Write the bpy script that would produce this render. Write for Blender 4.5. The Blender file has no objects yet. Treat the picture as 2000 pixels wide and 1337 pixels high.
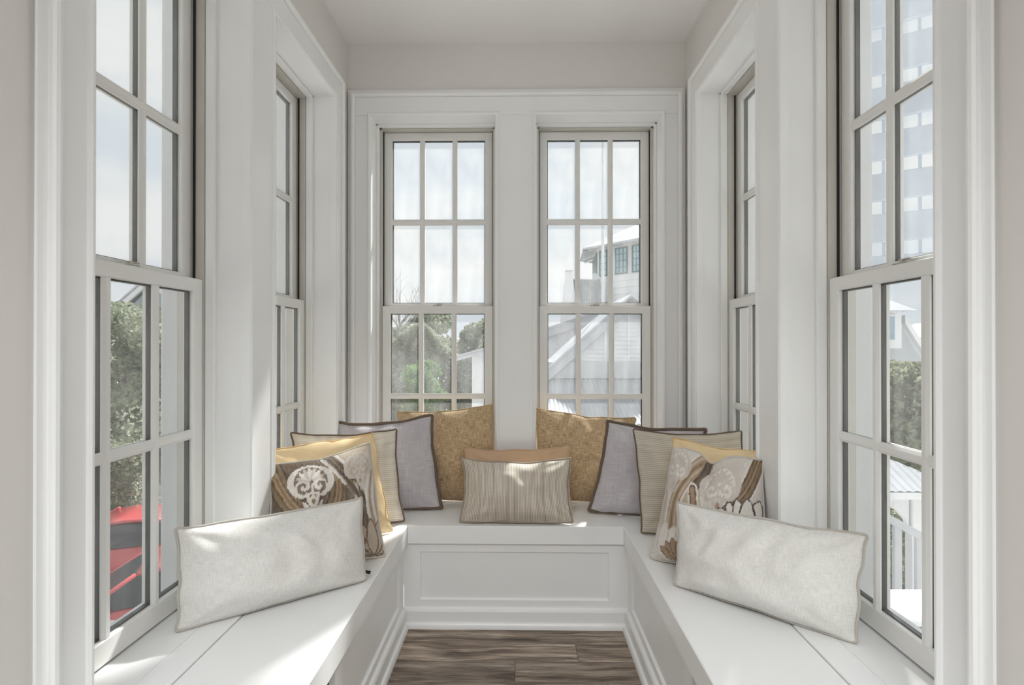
import bpy, math, random
import numpy as np
from mathutils import Vector, Matrix, noise

random.seed(7)
rng = np.random.default_rng(7)
scene = bpy.context.scene
COL = scene.collection
pi = math.pi

# ------------------------------------------------------------------ camera
F = 1040.0                      # focal length in pixels of the 2000 x 1337 frame
CAMZ = 1.275
YAW = math.atan(16 / F)         # looks a touch to the left
PITCH = math.atan(3.5 / F)      # and a touch upward
cd = bpy.data.cameras.new('camera')
cd.sensor_width = 36.0
cd.lens = 36.0 * F / 2000.0
cd.clip_start = 0.02
cd.clip_end = 600
cam = bpy.data.objects.new('camera', cd)
COL.objects.link(cam)
cam.location = (0, 0, CAMZ)
cam.rotation_euler = (pi / 2 + PITCH, 0, YAW)
scene.camera = cam
_R = cam.rotation_euler.to_matrix()


def PX(px, py, y):
    """world point seen at pixel (px, py) at world depth y"""
    d = _R @ Vector(((px - 1000) / F, -(py - 668.5) / F, -1.0))
    k = y / d.y
    return Vector((d.x * k, y, CAMZ + d.z * k))


def PZ(px, py, z):
    """world point seen at pixel (px, py) on the horizontal plane z"""
    d = _R @ Vector(((px - 1000) / F, -(py - 668.5) / F, -1.0))
    k = (z - CAMZ) / d.z
    return Vector((d.x * k, d.y * k, z))


# ------------------------------------------------------------------ colour management, world, sun
vs = scene.view_settings
vs.view_transform = 'Standard'
vs.look = 'None'
vs.gamma = 1.0
vs.use_curve_mapping = False
vs.exposure = 0.93
try:
    cy = scene.cycles
    cy.max_bounces = 8
    cy.diffuse_bounces = 6
    cy.transparent_max_bounces = 12
    cy.use_denoising = True
    cy.use_adaptive_sampling = True
    cy.adaptive_threshold = 0.04
    cy.caustics_reflective = False
    cy.caustics_refractive = False
    cy.sample_clamp_indirect = 6.0
except Exception:
    pass


def srgb(r, g, b):
    def f(c):
        c /= 255.0
        return c / 12.92 if c <= 0.04045 else ((c + 0.055) / 1.055) ** 2.4
    return (f(r), f(g), f(b), 1.0)


SKY_STRENGTH = 0.51
SUN_STRENGTH = 4.4
world = bpy.data.worlds.new('sky')
scene.world = world
world.use_nodes = True
nt = world.node_tree
nt.nodes.clear()
_out = nt.nodes.new('ShaderNodeOutputWorld')
_bg = nt.nodes.new('ShaderNodeBackground')
_tc = nt.nodes.new('ShaderNodeTexCoord')
_mp = nt.nodes.new('ShaderNodeMapping')
_mp.inputs['Scale'].default_value = (1.0, 1.0, 4.5)
_nz = nt.nodes.new('ShaderNodeTexNoise')
_nz.inputs['Scale'].default_value = 2.6
_nz.inputs['Detail'].default_value = 5
_nz.inputs['Roughness'].default_value = 0.5
_rp = nt.nodes.new('ShaderNodeValToRGB')
_rp.color_ramp.elements[0].position = 0.36
_rp.color_ramp.elements[0].color = srgb(220, 227, 236)
_rp.color_ramp.elements[1].position = 0.60
_rp.color_ramp.elements[1].color = srgb(244, 244, 244)
_e = _rp.color_ramp.elements.new(0.48)
_e.color = srgb(234, 236, 239)
nt.links.new(_tc.outputs['Generated'], _mp.inputs['Vector'])
nt.links.new(_mp.outputs['Vector'], _nz.inputs['Vector'])
nt.links.new(_nz.outputs['Fac'], _rp.inputs['Fac'])
nt.links.new(_rp.outputs['Color'], _bg.inputs['Color'])
_bg.inputs['Strength'].default_value = SKY_STRENGTH
nt.links.new(_bg.outputs['Background'], _out.inputs['Surface'])

sd = bpy.data.lights.new('sun', 'SUN')
sd.energy = SUN_STRENGTH
sd.angle = math.radians(3.0)
sd.color = (1.0, 0.985, 0.965)
sun = bpy.data.objects.new('sun', sd)
COL.objects.link(sun)
SUN_TO = Vector((0.42, 0.90, 1.0)).normalized()
sun.rotation_euler = SUN_TO.to_track_quat('Z', 'Y').to_euler()
sun.location = (10, 20, 25)

FILL_W = 66.0

# ------------------------------------------------------------------ materials


class NT:
    def __init__(self, name):
        self.m = bpy.data.materials.new(name)
        self.m.use_nodes = True
        self.t = self.m.node_tree
        self.t.nodes.clear()
        self.out = self.t.nodes.new('ShaderNodeOutputMaterial')

    def n(self, typ, **kw):
        nd = self.t.nodes.new(typ)
        for k, v in kw.items():
            if k.startswith('_'):
                setattr(nd, k[1:], v)
            else:
                nd.inputs[k.replace('__', ' ')].default_value = v
        return nd

    def l(self, a, ao, b, bi):
        self.t.links.new(a.outputs[ao], b.inputs[bi])

    def ramp(self, stops):
        r = self.t.nodes.new('ShaderNodeValToRGB')
        el = r.color_ramp.elements
        while len(el) < len(stops):
            el.new(0.5)
        for e, (p, c) in zip(el, stops):
            e.position = p
            e.color = c
        return r

    def mul(self, a, b, op='MULTIPLY'):
        m = self.t.nodes.new('ShaderNodeMath')
        m.operation = op
        for i, s in enumerate((a, b)):
            if isinstance(s, (int, float)):
                m.inputs[i].default_value = s
            else:
                self.t.links.new(s, m.inputs[i])
        return m.outputs[0]


def mix_c(c, k):
    return (min(c[0] * k, 1), min(c[1] * k, 1), min(c[2] * k, 1), 1)


def simple(name, c, rough=0.5, var=0.04, scale=6.0, bump=0.0, bscale=120.0, metal=0.0, coat=0.0):
    """principled paint with faint mottling and an optional fine relief"""
    g = NT(name)
    p = g.n('ShaderNodeBsdfPrincipled', Roughness=rough, Metallic=metal)
    p.inputs['Coat Weight'].default_value = coat
    tc = g.n('ShaderNodeTexCoord')
    nz = g.n('ShaderNodeTexNoise', Scale=scale, Detail=4.0)
    g.l(tc, 'Object', nz, 'Vector')
    r = g.ramp([(0.3, mix_c(c, 1 - var)), (0.7, mix_c(c, 1 + var))])
    g.l(nz, 'Fac', r, 'Fac')
    g.l(r, 'Color', p, 'Base Color')
    if bump:
        n2 = g.n('ShaderNodeTexNoise', Scale=bscale, Detail=3.0)
        g.l(tc, 'Object', n2, 'Vector')
        b = g.n('ShaderNodeBump', Strength=bump, Distance=0.004)
        g.l(n2, 'Fac', b, 'Height')
        g.l(b, 'Normal', p, 'Normal')
    g.l(p, 'BSDF', g.out, 'Surface')
    return g.m


M = {}
M['trim'] = simple('white semi-gloss trim paint', srgb(238, 238, 237), 0.30, 0.012, 3.0, 0.05, 60)
M['drywall'] = simple('warm white matt wall paint', srgb(222, 218, 214), 0.85, 0.012, 2.0, 0.08, 180)
M['room_wall'] = simple('taupe room paint', srgb(172, 168, 163), 0.85, 0.012, 2.0, 0.08, 180)
M['ceiling'] = simple('white matt ceiling paint', srgb(240, 238, 236), 0.9, 0.01, 2.0, 0.08, 180)
M['bench'] = simple('white satin bench paint', srgb(238, 238, 237), 0.32, 0.012, 4.0, 0.05, 50)
M['panel'] = simple('pale grey white panel paint', srgb(235, 235, 234), 0.4, 0.012, 4.0, 0.04, 50)
M['sash'] = simple('off white vinyl sash', srgb(232, 231, 228), 0.35, 0.015, 5.0)
M['liner'] = simple('grey beige jamb liner', srgb(198, 194, 186), 0.5, 0.04, 9.0)
M['black'] = simple('black weatherstrip', srgb(20, 18, 16), 0.6, 0.05)
M['spacer'] = simple('dark glazing spacer', srgb(34, 33, 31), 0.45, 0.08, 30)
M['brass'] = simple('dull metal sash lock', srgb(196, 190, 180), 0.35, 0.03, 20, metal=0.6)
M['ext_white'] = simple('exterior white paint', srgb(214, 215, 217), 0.6, 0.02, 1.5)
M['ext_trim'] = simple('exterior pale grey trim', srgb(176, 179, 183), 0.6, 0.03, 1.5)
M['roof_metal'] = simple('galvanised roofing metal', srgb(172, 175, 180), 0.6, 0.05, 0.8)
M['shingle'] = simple('grey shingle roof', srgb(178, 180, 184), 0.9, 0.12, 8, 0.4, 30)
M['ext_teal'] = simple('dark teal window frame', srgb(70, 96, 104), 0.5, 0.05)
M['ext_glass'] = simple('pale blue window glass', srgb(150, 184, 196), 0.12, 0.25, 0.8)
M['ext_dark'] = simple('weathered grey eave timber', srgb(120, 118, 114), 0.8, 0.1, 6)
M['bluegrey'] = simple('blue grey siding', srgb(150, 166, 178), 0.8, 0.06, 2)
M['slat'] = simple('blue grey painted slat', srgb(184, 192, 203), 0.6, 0.07, 3)
M['redroof'] = simple('faded red roof', srgb(190, 110, 105), 0.8, 0.08, 3)
M['car_red'] = simple('red car paint', srgb(188, 74, 76), 0.3, 0.03, 2, coat=0.6)
M['car_glass'] = simple('dark car glass', srgb(44, 50, 54), 0.22, 0.1, 2)
M['tyre'] = simple('black tyre rubber', srgb(38, 38, 40), 0.8, 0.1, 20)
M['chrome'] = simple('bright wheel metal', srgb(190, 192, 196), 0.25, 0.05, 8, metal=0.8)
M['bark'] = simple('grey brown bark', srgb(126, 116, 104), 0.9, 0.2, 12, 0.5, 30)
M['bounce_rug'] = simple('cream wool rug', srgb(230, 229, 228), 0.95, 0.05, 4, 0.5, 90)
M['sand'] = simple('white sand', srgb(226, 225, 222), 0.95, 0.06, 0.5, 0.2, 30)
M['asphalt'] = simple('pale asphalt and sand', srgb(176, 172, 166), 0.9, 0.12, 0.4, 0.2, 30)
M['pole'] = simple('white flagpole paint', srgb(196, 198, 202), 0.4, 0.02, 4)
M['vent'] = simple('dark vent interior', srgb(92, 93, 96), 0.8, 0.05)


def leaf_mat(name, c1, c2):
    g = NT(name)
    d = g.n('ShaderNodeBsdfDiffuse')
    t = g.n('ShaderNodeBsdfTranslucent')
    tc = g.n('ShaderNodeTexCoord')
    nz = g.n('ShaderNodeTexNoise', Scale=1.6, Detail=6.0)
    g.l(tc, 'Object', nz, 'Vector')
    r = g.ramp([(0.35, c1), (0.65, c2)])
    g.l(nz, 'Fac', r, 'Fac')
    g.l(r, 'Color', d, 'Color')
    g.l(r, 'Color', t, 'Color')
    mx = g.n('ShaderNodeMixShader', Fac=0.4)
    g.l(d, 'BSDF', mx, 1)
    g.l(t, 'BSDF', mx, 2)
    g.l(mx, 'Shader', g.out, 'Surface')
    return g.m


M['leaf_grey'] = leaf_mat('grey green leaves', srgb(128, 136, 112), srgb(188, 192, 172))
M['leaf_green'] = leaf_mat('fresh green leaves', srgb(84, 122, 66), srgb(138, 166, 108))
M['leaf_olive'] = leaf_mat('olive leaves', srgb(112, 120, 92), srgb(168, 172, 146))
M['twig'] = simple('pale bare twigs', srgb(170, 168, 168), 0.9, 0.1, 10)


def glass_mat():
    """thin pane: clear transmission, fresnel mirror and a faint dust film that also puts haze over the view"""
    g = NT('hazed dusty window glass')
    tr = g.n('ShaderNodeBsdfTransparent', Color=(0.97, 0.985, 0.98, 1))
    gl = g.n('ShaderNodeBsdfGlossy', Roughness=0.02)
    lw = g.n('ShaderNodeLayerWeight', Blend=0.5)
    sch = g.mul(g.mul(g.mul(lw.outputs['Facing'], 5.0, 'POWER'), 0.75), 0.025, 'ADD')   # thin sheet reflectance, same from both sides
    m1 = g.n('ShaderNodeMixShader')
    g.t.links.new(sch, m1.inputs[0])
    g.l(tr, 'BSDF', m1, 1)
    g.l(gl, 'BSDF', m1, 2)
    du = g.n('ShaderNodeBsdfTranslucent', Color=(0.92, 0.92, 0.9, 1))  # milky veil mixed in to wash out the outdoor view like haze
    tc = g.n('ShaderNodeTexCoord')
    mp = g.n('ShaderNodeMapping')
    mp.inputs['Scale'].default_value = (9, 9, 2.5)
    nz = g.n('ShaderNodeTexNoise', Scale=2.0, Detail=6.0)
    g.l(tc, 'Object', mp, 'Vector')
    g.l(mp, 'Vector', nz, 'Vector')
    rp = g.ramp([(0.35, (0.035, 0.035, 0.035, 1)), (0.75, (0.09, 0.09, 0.09, 1))])
    g.l(nz, 'Fac', rp, 'Fac')
    m2 = g.n('ShaderNodeMixShader')
    g.l(rp, 'Color', m2, 0)
    g.l(m1, 'Shader', m2, 1)
    g.l(du, 'BSDF', m2, 2)
    g.l(m2, 'Shader', g.out, 'Surface')
    return g.m


M['glass'] = glass_mat()


def fabric(name, ca, cb, fu=700, fv=700, stretch=0.07, lo=0.36, hi=0.64, bump=0.5, rough=0.85, sheen=0.2,
           blotch=None):
    """woven cloth: warp and weft threads as two stretched noises on the panel's own coordinates (metres)"""
    g = NT(name)
    p = g.n('ShaderNodeBsdfPrincipled', Roughness=rough)
    p.inputs['Sheen Weight'].default_value = sheen
    p.inputs['Specular IOR Level'].default_value = 0.25
    tc = g.n('ShaderNodeTexCoord')
    outs = []
    for sc in ((fu, fu * stretch, 1), (fv * stretch, fv, 1)):
        mp = g.n('ShaderNodeMapping')
        mp.inputs['Scale'].default_value = sc
        g.l(tc, 'UV', mp, 'Vector')
        nz = g.n('ShaderNodeTexNoise', Scale=1.0, Detail=2.0, Roughness=0.6)
        g.l(mp, 'Vector', nz, 'Vector')
        outs.append(nz.outputs['Fac'])
    s = g.mul(g.mul(outs[0], outs[1], 'ADD'), 0.5)
    r = g.ramp([(lo, ca), (hi, cb)])
    g.t.links.new(s, r.inputs['Fac'])
    col = r.outputs['Color']
    if blotch:
        nb = g.n('ShaderNodeTexNoise', Scale=blotch[0], Detail=3.0)
        g.l(tc, 'UV', nb, 'Vector')
        rb = g.ramp([(0.35, (0, 0, 0, 1)), (0.7, (1, 1, 1, 1))])
        g.l(nb, 'Fac', rb, 'Fac')
        mx = g.n('ShaderNodeMix', _data_type='RGBA')
        g.t.links.new(g.mul(rb.outputs['Color'], blotch[2]), mx.inputs[0])
        g.t.links.new(col, mx.inputs[6])
        mx.inputs[7].default_value = blotch[1]
        col = mx.outputs[2]
    g.t.links.new(col, p.inputs['Base Color'])
    b = g.n('ShaderNodeBump', Strength=bump, Distance=0.0012)
    g.t.links.new(s, b.inputs['Height'])
    g.l(b, 'Normal', p, 'Normal')
    g.l(p, 'BSDF', g.out, 'Surface')
    return g.m


def striped(name, ca, cb, per, vertical, dash, rough=0.7, jitter=0.35, bump=0.4):
    """woven stripe: dashed threads grouped in bands of uneven tone"""
    g = NT(name)
    p = g.n('ShaderNodeBsdfPrincipled', Roughness=rough)
    p.inputs['Sheen Weight'].default_value = 0.15
    p.inputs['Specular IOR Level'].default_value = 0.3
    tc = g.n('ShaderNodeTexCoord')
    mp = g.n('ShaderNodeMapping')
    mp.inputs['Rotation'].default_value = (0, 0, 0 if vertical else pi / 2)
    g.l(tc, 'UV', mp, 'Vector')
    sx = g.n('ShaderNodeSeparateXYZ')
    g.l(mp, 'Vector', sx, 'Vector')
    u, v = sx.outputs['X'], sx.outputs['Y']
    w = g.mul(g.mul(u, 2 * pi / per), 0, 'ADD')
    line = g.mul(g.mul(g.mul(w, 0, 'SINE'), 0.5), 0.5, 'ADD')
    dsh = g.mul(g.mul(g.mul(g.mul(v, 2 * pi / dash), 0, 'SINE'), 0.22), 0.78, 'ADD')
    m2 = g.n('ShaderNodeMapping')
    m2.inputs['Scale'].default_value = (1 / (per * 2.3), 3.0, 1)
    g.l(mp, 'Vector', m2, 'Vector')
    nz = g.n('ShaderNodeTexNoise', Scale=1.0, Detail=2.0)
    g.l(m2, 'Vector', nz, 'Vector')
    band = g.mul(nz.outputs['Fac'], jitter * 2)
    tot = g.mul(g.mul(g.mul(line, dsh), 0.62), band, 'ADD')
    r = g.ramp([(0.2, ca), (0.95, cb)])
    g.t.links.new(tot, r.inputs['Fac'])
    g.l(r, 'Color', p, 'Base Color')
    b = g.n('ShaderNodeBump', Strength=bump, Distance=0.001)
    g.t.links.new(line, b.inputs['Height'])
    g.l(b, 'Normal', p, 'Normal')
    g.l(p, 'BSDF', g.out, 'Surface')
    return g.m


M['linen'] = fabric('natural white linen', srgb(206, 203, 197), srgb(232, 230, 226), 640, 640, 0.06, 0.36, 0.64, 0.5)
M['linen_cord'] = fabric('linen cord', srgb(160, 153, 144), srgb(205, 200, 192), 500, 500)
M['burlap'] = fabric('golden brown basketweave', srgb(136, 107, 72), srgb(226, 200, 162), 400, 400, 0.07, 0.36, 0.64, 0.9, 0.9)
M['lavender'] = fabric('lavender grey slub linen', srgb(172, 168, 171), srgb(216, 213, 215), 420, 420, 0.03, 0.36, 0.66, 0.5,
                       blotch=(5.0, srgb(178, 164, 172), 0.35))
M['dark_trim'] = fabric('dark taupe trim', srgb(74, 60, 50), srgb(132, 114, 98), 500, 500)
M['tan'] = fabric('tan suede cloth', srgb(186, 152, 120), srgb(206, 176, 146), 900, 900, 0.5, 0.3, 0.7, 0.15, 0.8)
M['gold'] = fabric('pale gold satin', srgb(230, 200, 150), srgb(242, 219, 180), 900, 120, 0.3, 0.3, 0.7, 0.1, 0.42, 0.1)
M['cream_v'] = striped('cream and taupe ribbed stripe', srgb(134, 117, 94), srgb(226, 219, 207), 0.0075, True, 0.006, 0.6)
M['cream_h'] = striped('cream fine rib', srgb(168, 158, 142), srgb(216, 208, 194), 0.0085, False, 0.004, 0.8, 0.3)
M['ivory'] = striped('ivory satin rib', srgb(186, 178, 164), srgb(232, 226, 214), 0.009, False, 0.05, 0.45, 0.4)
M['cream_cord'] = fabric('taupe cord', srgb(128, 114, 98), srgb(176, 164, 148), 600, 600)
M['ivory_cord'] = fabric('cream cord', srgb(170, 162, 150), srgb(214, 208, 198), 600, 600)
M['ikat_back'] = fabric('dark brown backing cloth', srgb(52, 40, 30), srgb(78, 62, 48), 700, 700)
M['gold_dark'] = fabric('gold seam', srgb(214, 176, 118), srgb(232, 198, 146), 900, 900)
M['black_tag'] = simple('black woven tag', srgb(22, 22, 24), 0.7, 0.05)


def ikat_mat():
    g = NT('brown and cream ikat print')
    p = g.n('ShaderNodeBsdfPrincipled', Roughness=0.62)
    p.inputs['Sheen Weight'].default_value = 0.25
    p.inputs['Specular IOR Level'].default_value = 0.35
    at = g.n('ShaderNodeVertexColor', _layer_name='print')
    tc = g.n('ShaderNodeTexCoord')
    mp = g.n('ShaderNodeMapping')
    mp.inputs['Scale'].default_value = (800, 60, 1)
    g.l(tc, 'UV', mp, 'Vector')
    nz = g.n('ShaderNodeTexNoise', Scale=1.0, Detail=2.0)
    g.l(mp, 'Vector', nz, 'Vector')
    r = g.ramp([(0.3, (0.82, 0.82, 0.82, 1)), (0.7, (1.1, 1.1, 1.1, 1))])
    g.l(nz, 'Fac', r, 'Fac')
    mx = g.n('ShaderNodeMix', _data_type='RGBA', _blend_type='MULTIPLY')
    mx.inputs[0].default_value = 1.0
    g.t.links.new(at.outputs['Color'], mx.inputs[6])
    g.t.links.new(r.outputs['Color'], mx.inputs[7])
    g.t.links.new(mx.outputs[2], p.inputs['Base Color'])
    b = g.n('ShaderNodeBump', Strength=0.3, Distance=0.001)
    g.l(nz, 'Fac', b, 'Height')
    g.l(b, 'Normal', p, 'Normal')
    g.l(p, 'BSDF', g.out, 'Surface')
    return g.m


M['ikat'] = ikat_mat()


def plank_mat():
    """weathered grey-brown oak, grain along the plank, tone varied from plank to plank"""
    g = NT('weathered grey brown oak')
    p = g.n('ShaderNodeBsdfPrincipled', Roughness=0.5)
    tc = g.n('ShaderNodeTexCoord')
    oi = g.n('ShaderNodeObjectInfo')
    ad = g.n('ShaderNodeVectorMath', _operation='ADD')
    g.l(tc, 'Object', ad, 0)
    sc = g.n('ShaderNodeVectorMath', _operation='SCALE')
    g.l(oi, 'Location', sc, 0)
    sc.inputs['Scale'].default_value = 3.71
    g.l(sc, 'Vector', ad, 1)
    n0 = g.n('ShaderNodeTexNoise', Scale=3.0, Detail=3.0)
    g.l(ad, 'Vector', n0, 'Vector')
    mp = g.n('ShaderNodeMapping')
    mp.inputs['Scale'].default_value = (2.2, 30.0, 8.0)
    g.l(ad, 'Vector', mp, 'Vector')
    sub = g.n('ShaderNodeVectorMath', _operation='MULTIPLY_ADD')
    g.l(n0, 'Color', sub, 0)
    sub.inputs[1].default_value = (0.7, 2.6, 0.5)
    g.l(mp, 'Vector', sub, 2)
    n1 = g.n('ShaderNodeTexNoise', Scale=1.0, Detail=9.0, Roughness=0.66)
    g.l(sub, 'Vector', n1, 'Vector')
    r = g.ramp([(0.30, srgb(58, 47, 40)), (0.42, srgb(112, 97, 84)), (0.53, srgb(152, 136, 121)), (0.68, srgb(192, 178, 163))])
    g.l(n1, 'Fac', r, 'Fac')
    mp2 = g.n('ShaderNodeMapping')
    mp2.inputs['Scale'].default_value = (10, 260, 30)
    g.l(ad, 'Vector', mp2, 'Vector')
    n2 = g.n('ShaderNodeTexNoise', Scale=1.0, Detail=3.0)
    g.l(mp2, 'Vector', n2, 'Vector')
    r2 = g.ramp([(0.36, (0.58, 0.58, 0.58, 1)), (0.60, (1.12, 1.12, 1.12, 1))])
    g.l(n2, 'Fac', r2, 'Fac')
    mx = g.n('ShaderNodeMix', _data_type='RGBA', _blend_type='MULTIPLY')
    mx.inputs[0].default_value = 1.0
    g.t.links.new(r.outputs['Color'], mx.inputs[6])
    g.t.links.new(r2.outputs['Color'], mx.inputs[7])
    rv = g.ramp([(0.0, (0.74, 0.74, 0.74, 1)), (1.0, (1.12, 1.1, 1.08, 1))])
    g.l(oi, 'Random', rv, 'Fac')
    mx2 = g.n('ShaderNodeMix', _data_type='RGBA', _blend_type='MULTIPLY')
    mx2.inputs[0].default_value = 1.0
    g.t.links.new(mx.outputs[2], mx2.inputs[6])
    g.t.links.new(rv.outputs['Color'], mx2.inputs[7])
    g.t.links.new(mx2.outputs[2], p.inputs['Base Color'])
    b = g.n('ShaderNodeBump', Strength=0.35, Distance=0.002)
    g.l(n1, 'Fac', b, 'Height')
    g.l(b, 'Normal', p, 'Normal')
    g.l(p, 'BSDF', g.out, 'Surface')
    return g.m


M['plank'] = plank_mat()

# ------------------------------------------------------------------ mesh helpers


class MB:
    def __init__(self):
        self.v = []
        self.f = []

    def add(self, vs_, fs_):
        o = len(self.v)
        self.v += [tuple(x) for x in vs_]
        self.f += [tuple(i + o for i in q) for q in fs_]
        return self

    def box(self, x0, x1, y0, y1, z0, z1):
        x0, x1 = min(x0, x1), max(x0, x1)
        y0, y1 = min(y0, y1), max(y0, y1)
        z0, z1 = min(z0, z1), max(z0, z1)
        v = [(x0, y0, z0), (x1, y0, z0), (x1, y1, z0), (x0, y1, z0), (x0, y0, z1), (x1, y0, z1), (x1, y1, z1), (x0, y1, z1)]
        return self.add(v, [(0, 3, 2, 1), (4, 5, 6, 7), (0, 1, 5, 4), (1, 2, 6, 5), (2, 3, 7, 6), (3, 0, 4, 7)])

    def bbox(self, x0, x1, y0, y1, z0, z1, b):
        """box with chamfered edges of size b"""
        x0, x1 = min(x0, x1), max(x0, x1)
        y0, y1 = min(y0, y1), max(y0, y1)
        z0, z1 = min(z0, z1), max(z0, z1)
        b = min(b, (x1 - x0) * .45, (y1 - y0) * .45, (z1 - z0) * .45)
        vs_ = []
        idx = {}
        X = (x0, x1)
        Y = (y0, y1)
        Z = (z0, z1)
        s = (1, -1)
        for i in (0, 1):
            for j in (0, 1):
                for k in (0, 1):
                    idx[i, j, k, 0] = len(vs_); vs_.append((X[i], Y[j] + s[j] * b, Z[k] + s[k] * b))
                    idx[i, j, k, 1] = len(vs_); vs_.append((X[i] + s[i] * b, Y[j], Z[k] + s[k] * b))
                    idx[i, j, k, 2] = len(vs_); vs_.append((X[i] + s[i] * b, Y[j] + s[j] * b, Z[k]))
        g = idx
        fs_ = []
        fs_.append((g[0, 0, 0, 0], g[0, 0, 1, 0], g[0, 1, 1, 0], g[0, 1, 0, 0]))
        fs_.append((g[1, 0, 0, 0], g[1, 1, 0, 0], g[1, 1, 1, 0], g[1, 0, 1, 0]))
        fs_.append((g[0, 0, 0, 1], g[1, 0, 0, 1], g[1, 0, 1, 1], g[0, 0, 1, 1]))
        fs_.append((g[0, 1, 0, 1], g[0, 1, 1, 1], g[1, 1, 1, 1], g[1, 1, 0, 1]))
        fs_.append((g[0, 0, 0, 2], g[0, 1, 0, 2], g[1, 1, 0, 2], g[1, 0, 0, 2]))
        fs_.append((g[0, 0, 1, 2], g[1, 0, 1, 2], g[1, 1, 1, 2], g[0, 1, 1, 2]))
        for i in (0, 1):
            for j in (0, 1):
                a, c = (g[i, j, 0, 0], g[i, j, 0, 1]), (g[i, j, 1, 0], g[i, j, 1, 1])
                q = (a[0], a[1], c[1], c[0])
                fs_.append(q if (i + j) % 2 == 0 else q[::-1])
        for i in (0, 1):
            for k in (0, 1):
                q = (g[i, 0, k, 0], g[i, 1, k, 0], g[i, 1, k, 2], g[i, 0, k, 2])
                fs_.append(q if (i + k) % 2 == 0 else q[::-1])
        for j in (0, 1):
            for k in (0, 1):
                q = (g[0, j, k, 1], g[0, j, k, 2], g[1, j, k, 2], g[1, j, k, 1])
                fs_.append(q if (j + k) % 2 == 0 else q[::-1])
        for i in (0, 1):
            for j in (0, 1):
                for k in (0, 1):
                    q = (g[i, j, k, 0], g[i, j, k, 1], g[i, j, k, 2])
                    fs_.append(q if (i + j + k) % 2 == 0 else q[::-1])
        return self.add(vs_, fs_)

    def prism(self, poly, axis, a0, a1):
        """extrude a closed 2-D polygon along an axis; poly is in the two other axes in order"""
        n = len(poly)
        vs_ = []
        for a in (a0, a1):
            for (p, q) in poly:
                vs_.append({'x': (a, p, q), 'y': (p, a, q), 'z': (p, q, a)}[axis])
        fs_ = [tuple(range(n))[::-1], tuple(range(n, 2 * n))]
        for i in range(n):
            j = (i + 1) % n
            fs_.append((i, j, n + j, n + i))
        return self.add(vs_, fs_)

    def tube(self, pts, r, sides=8, closed=False, cap=True):
        pts = [Vector(p) for p in pts]
        n = len(pts)
        rr = r if isinstance(r, (list, tuple)) else [r] * n
        rings = []
        up = None
        for i in range(n):
            if closed:
                t = pts[(i + 1) % n] - pts[i - 1]
            else:
                t = pts[min(i + 1, n - 1)] - pts[max(i - 1, 0)]
            if t.length < 1e-9:
                t = Vector((0, 0, 1))
            t.normalize()
            if up is None:
                up = Vector((0, 0, 1)) if abs(t.z) < 0.9 else Vector((1, 0, 0))
            a = (up - t * up.dot(t))
            if a.length < 1e-6:
                a = t.orthogonal()
            a.normalize()
            up = a
            b = t.cross(a)
            rings.append([pts[i] + (a * math.cos(2 * pi * k / sides) + b * math.sin(2 * pi * k / sides)) * rr[i] for k in range(sides)])
        vs_ = [p for ring in rings for p in ring]
        fs_ = []
        m = n if closed else n - 1
        for i in range(m):
            i2 = (i + 1) % n
            for k in range(sides):
                k2 = (k + 1) % sides
                fs_.append((i * sides + k, i * sides + k2, i2 * sides + k2, i2 * sides + k))
        if not closed and cap:
            fs_.append(tuple(range(sides))[::-1])
            fs_.append(tuple((n - 1) * sides + k for k in range(sides)))
        return self.add(vs_, fs_)

    def quad(self, a, b, c, d):
        return self.add([a, b, c, d], [(0, 1, 2, 3)])

    def mesh(self, name):
        me = bpy.data.meshes.new(name)
        me.from_pydata([tuple(p) for p in self.v], [], self.f)
        me.update()
        return me

    def build(self, name, mat, parent=None, smooth=False, loc=None):
        return mkobj(name, self.mesh(name), mat, parent, smooth, loc)


def mkobj(name, me, mat, parent=None, smooth=False, loc=None):
    o = bpy.data.objects.new(name, me)
    COL.objects.link(o)
    if mat is not None and len(me.materials) == 0:
        me.materials.append(mat)
    if parent is not None:
        o.parent = parent
    if loc is not None:
        o.location = loc
    if smooth:
        me.polygons.foreach_set('use_smooth', [True] * len(me.polygons))
    return o


def empty(name, loc=(0, 0, 0), rz=0.0):
    o = bpy.data.objects.new(name, None)
    COL.objects.link(o)
    o.empty_display_size = 0.1
    o.location = loc
    o.rotation_euler = (0, 0, rz)
    return o


def tag(o, label, cat, group=None, kind=None):
    o['label'] = label
    o['category'] = cat
    if group:
        o['group'] = group
    if kind:
        o['kind'] = kind
    return o


def struct(o, label, cat):
    return tag(o, label, cat, kind='structure')


# ------------------------------------------------------------------ dimensions of the alcove
XL, XR, YB = -0.919, 0.873, 2.82       # inner faces of the side walls and the back wall
XC = (XL + XR) / 2
CEIL = 2.875
SEAT = 0.459
TH = 0.25                              # wall thickness
NEAR = -0.55                           # where the alcove opens into the room behind the camera
GROUND = -3.45                         # the alcove stands on an upper floor
OZ0, OZ1 = SEAT - 0.03, 2.485          # window openings
SIDE_WIN = (1.430, 2.255)              # centres of the side windows along y
SIDE_H = 0.325
BACK_WIN = (XC - 0.4365, XC + 0.4365)
BACK_H = 0.333
CAS = 0.02                             # casing stands this proud of the wall


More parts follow.
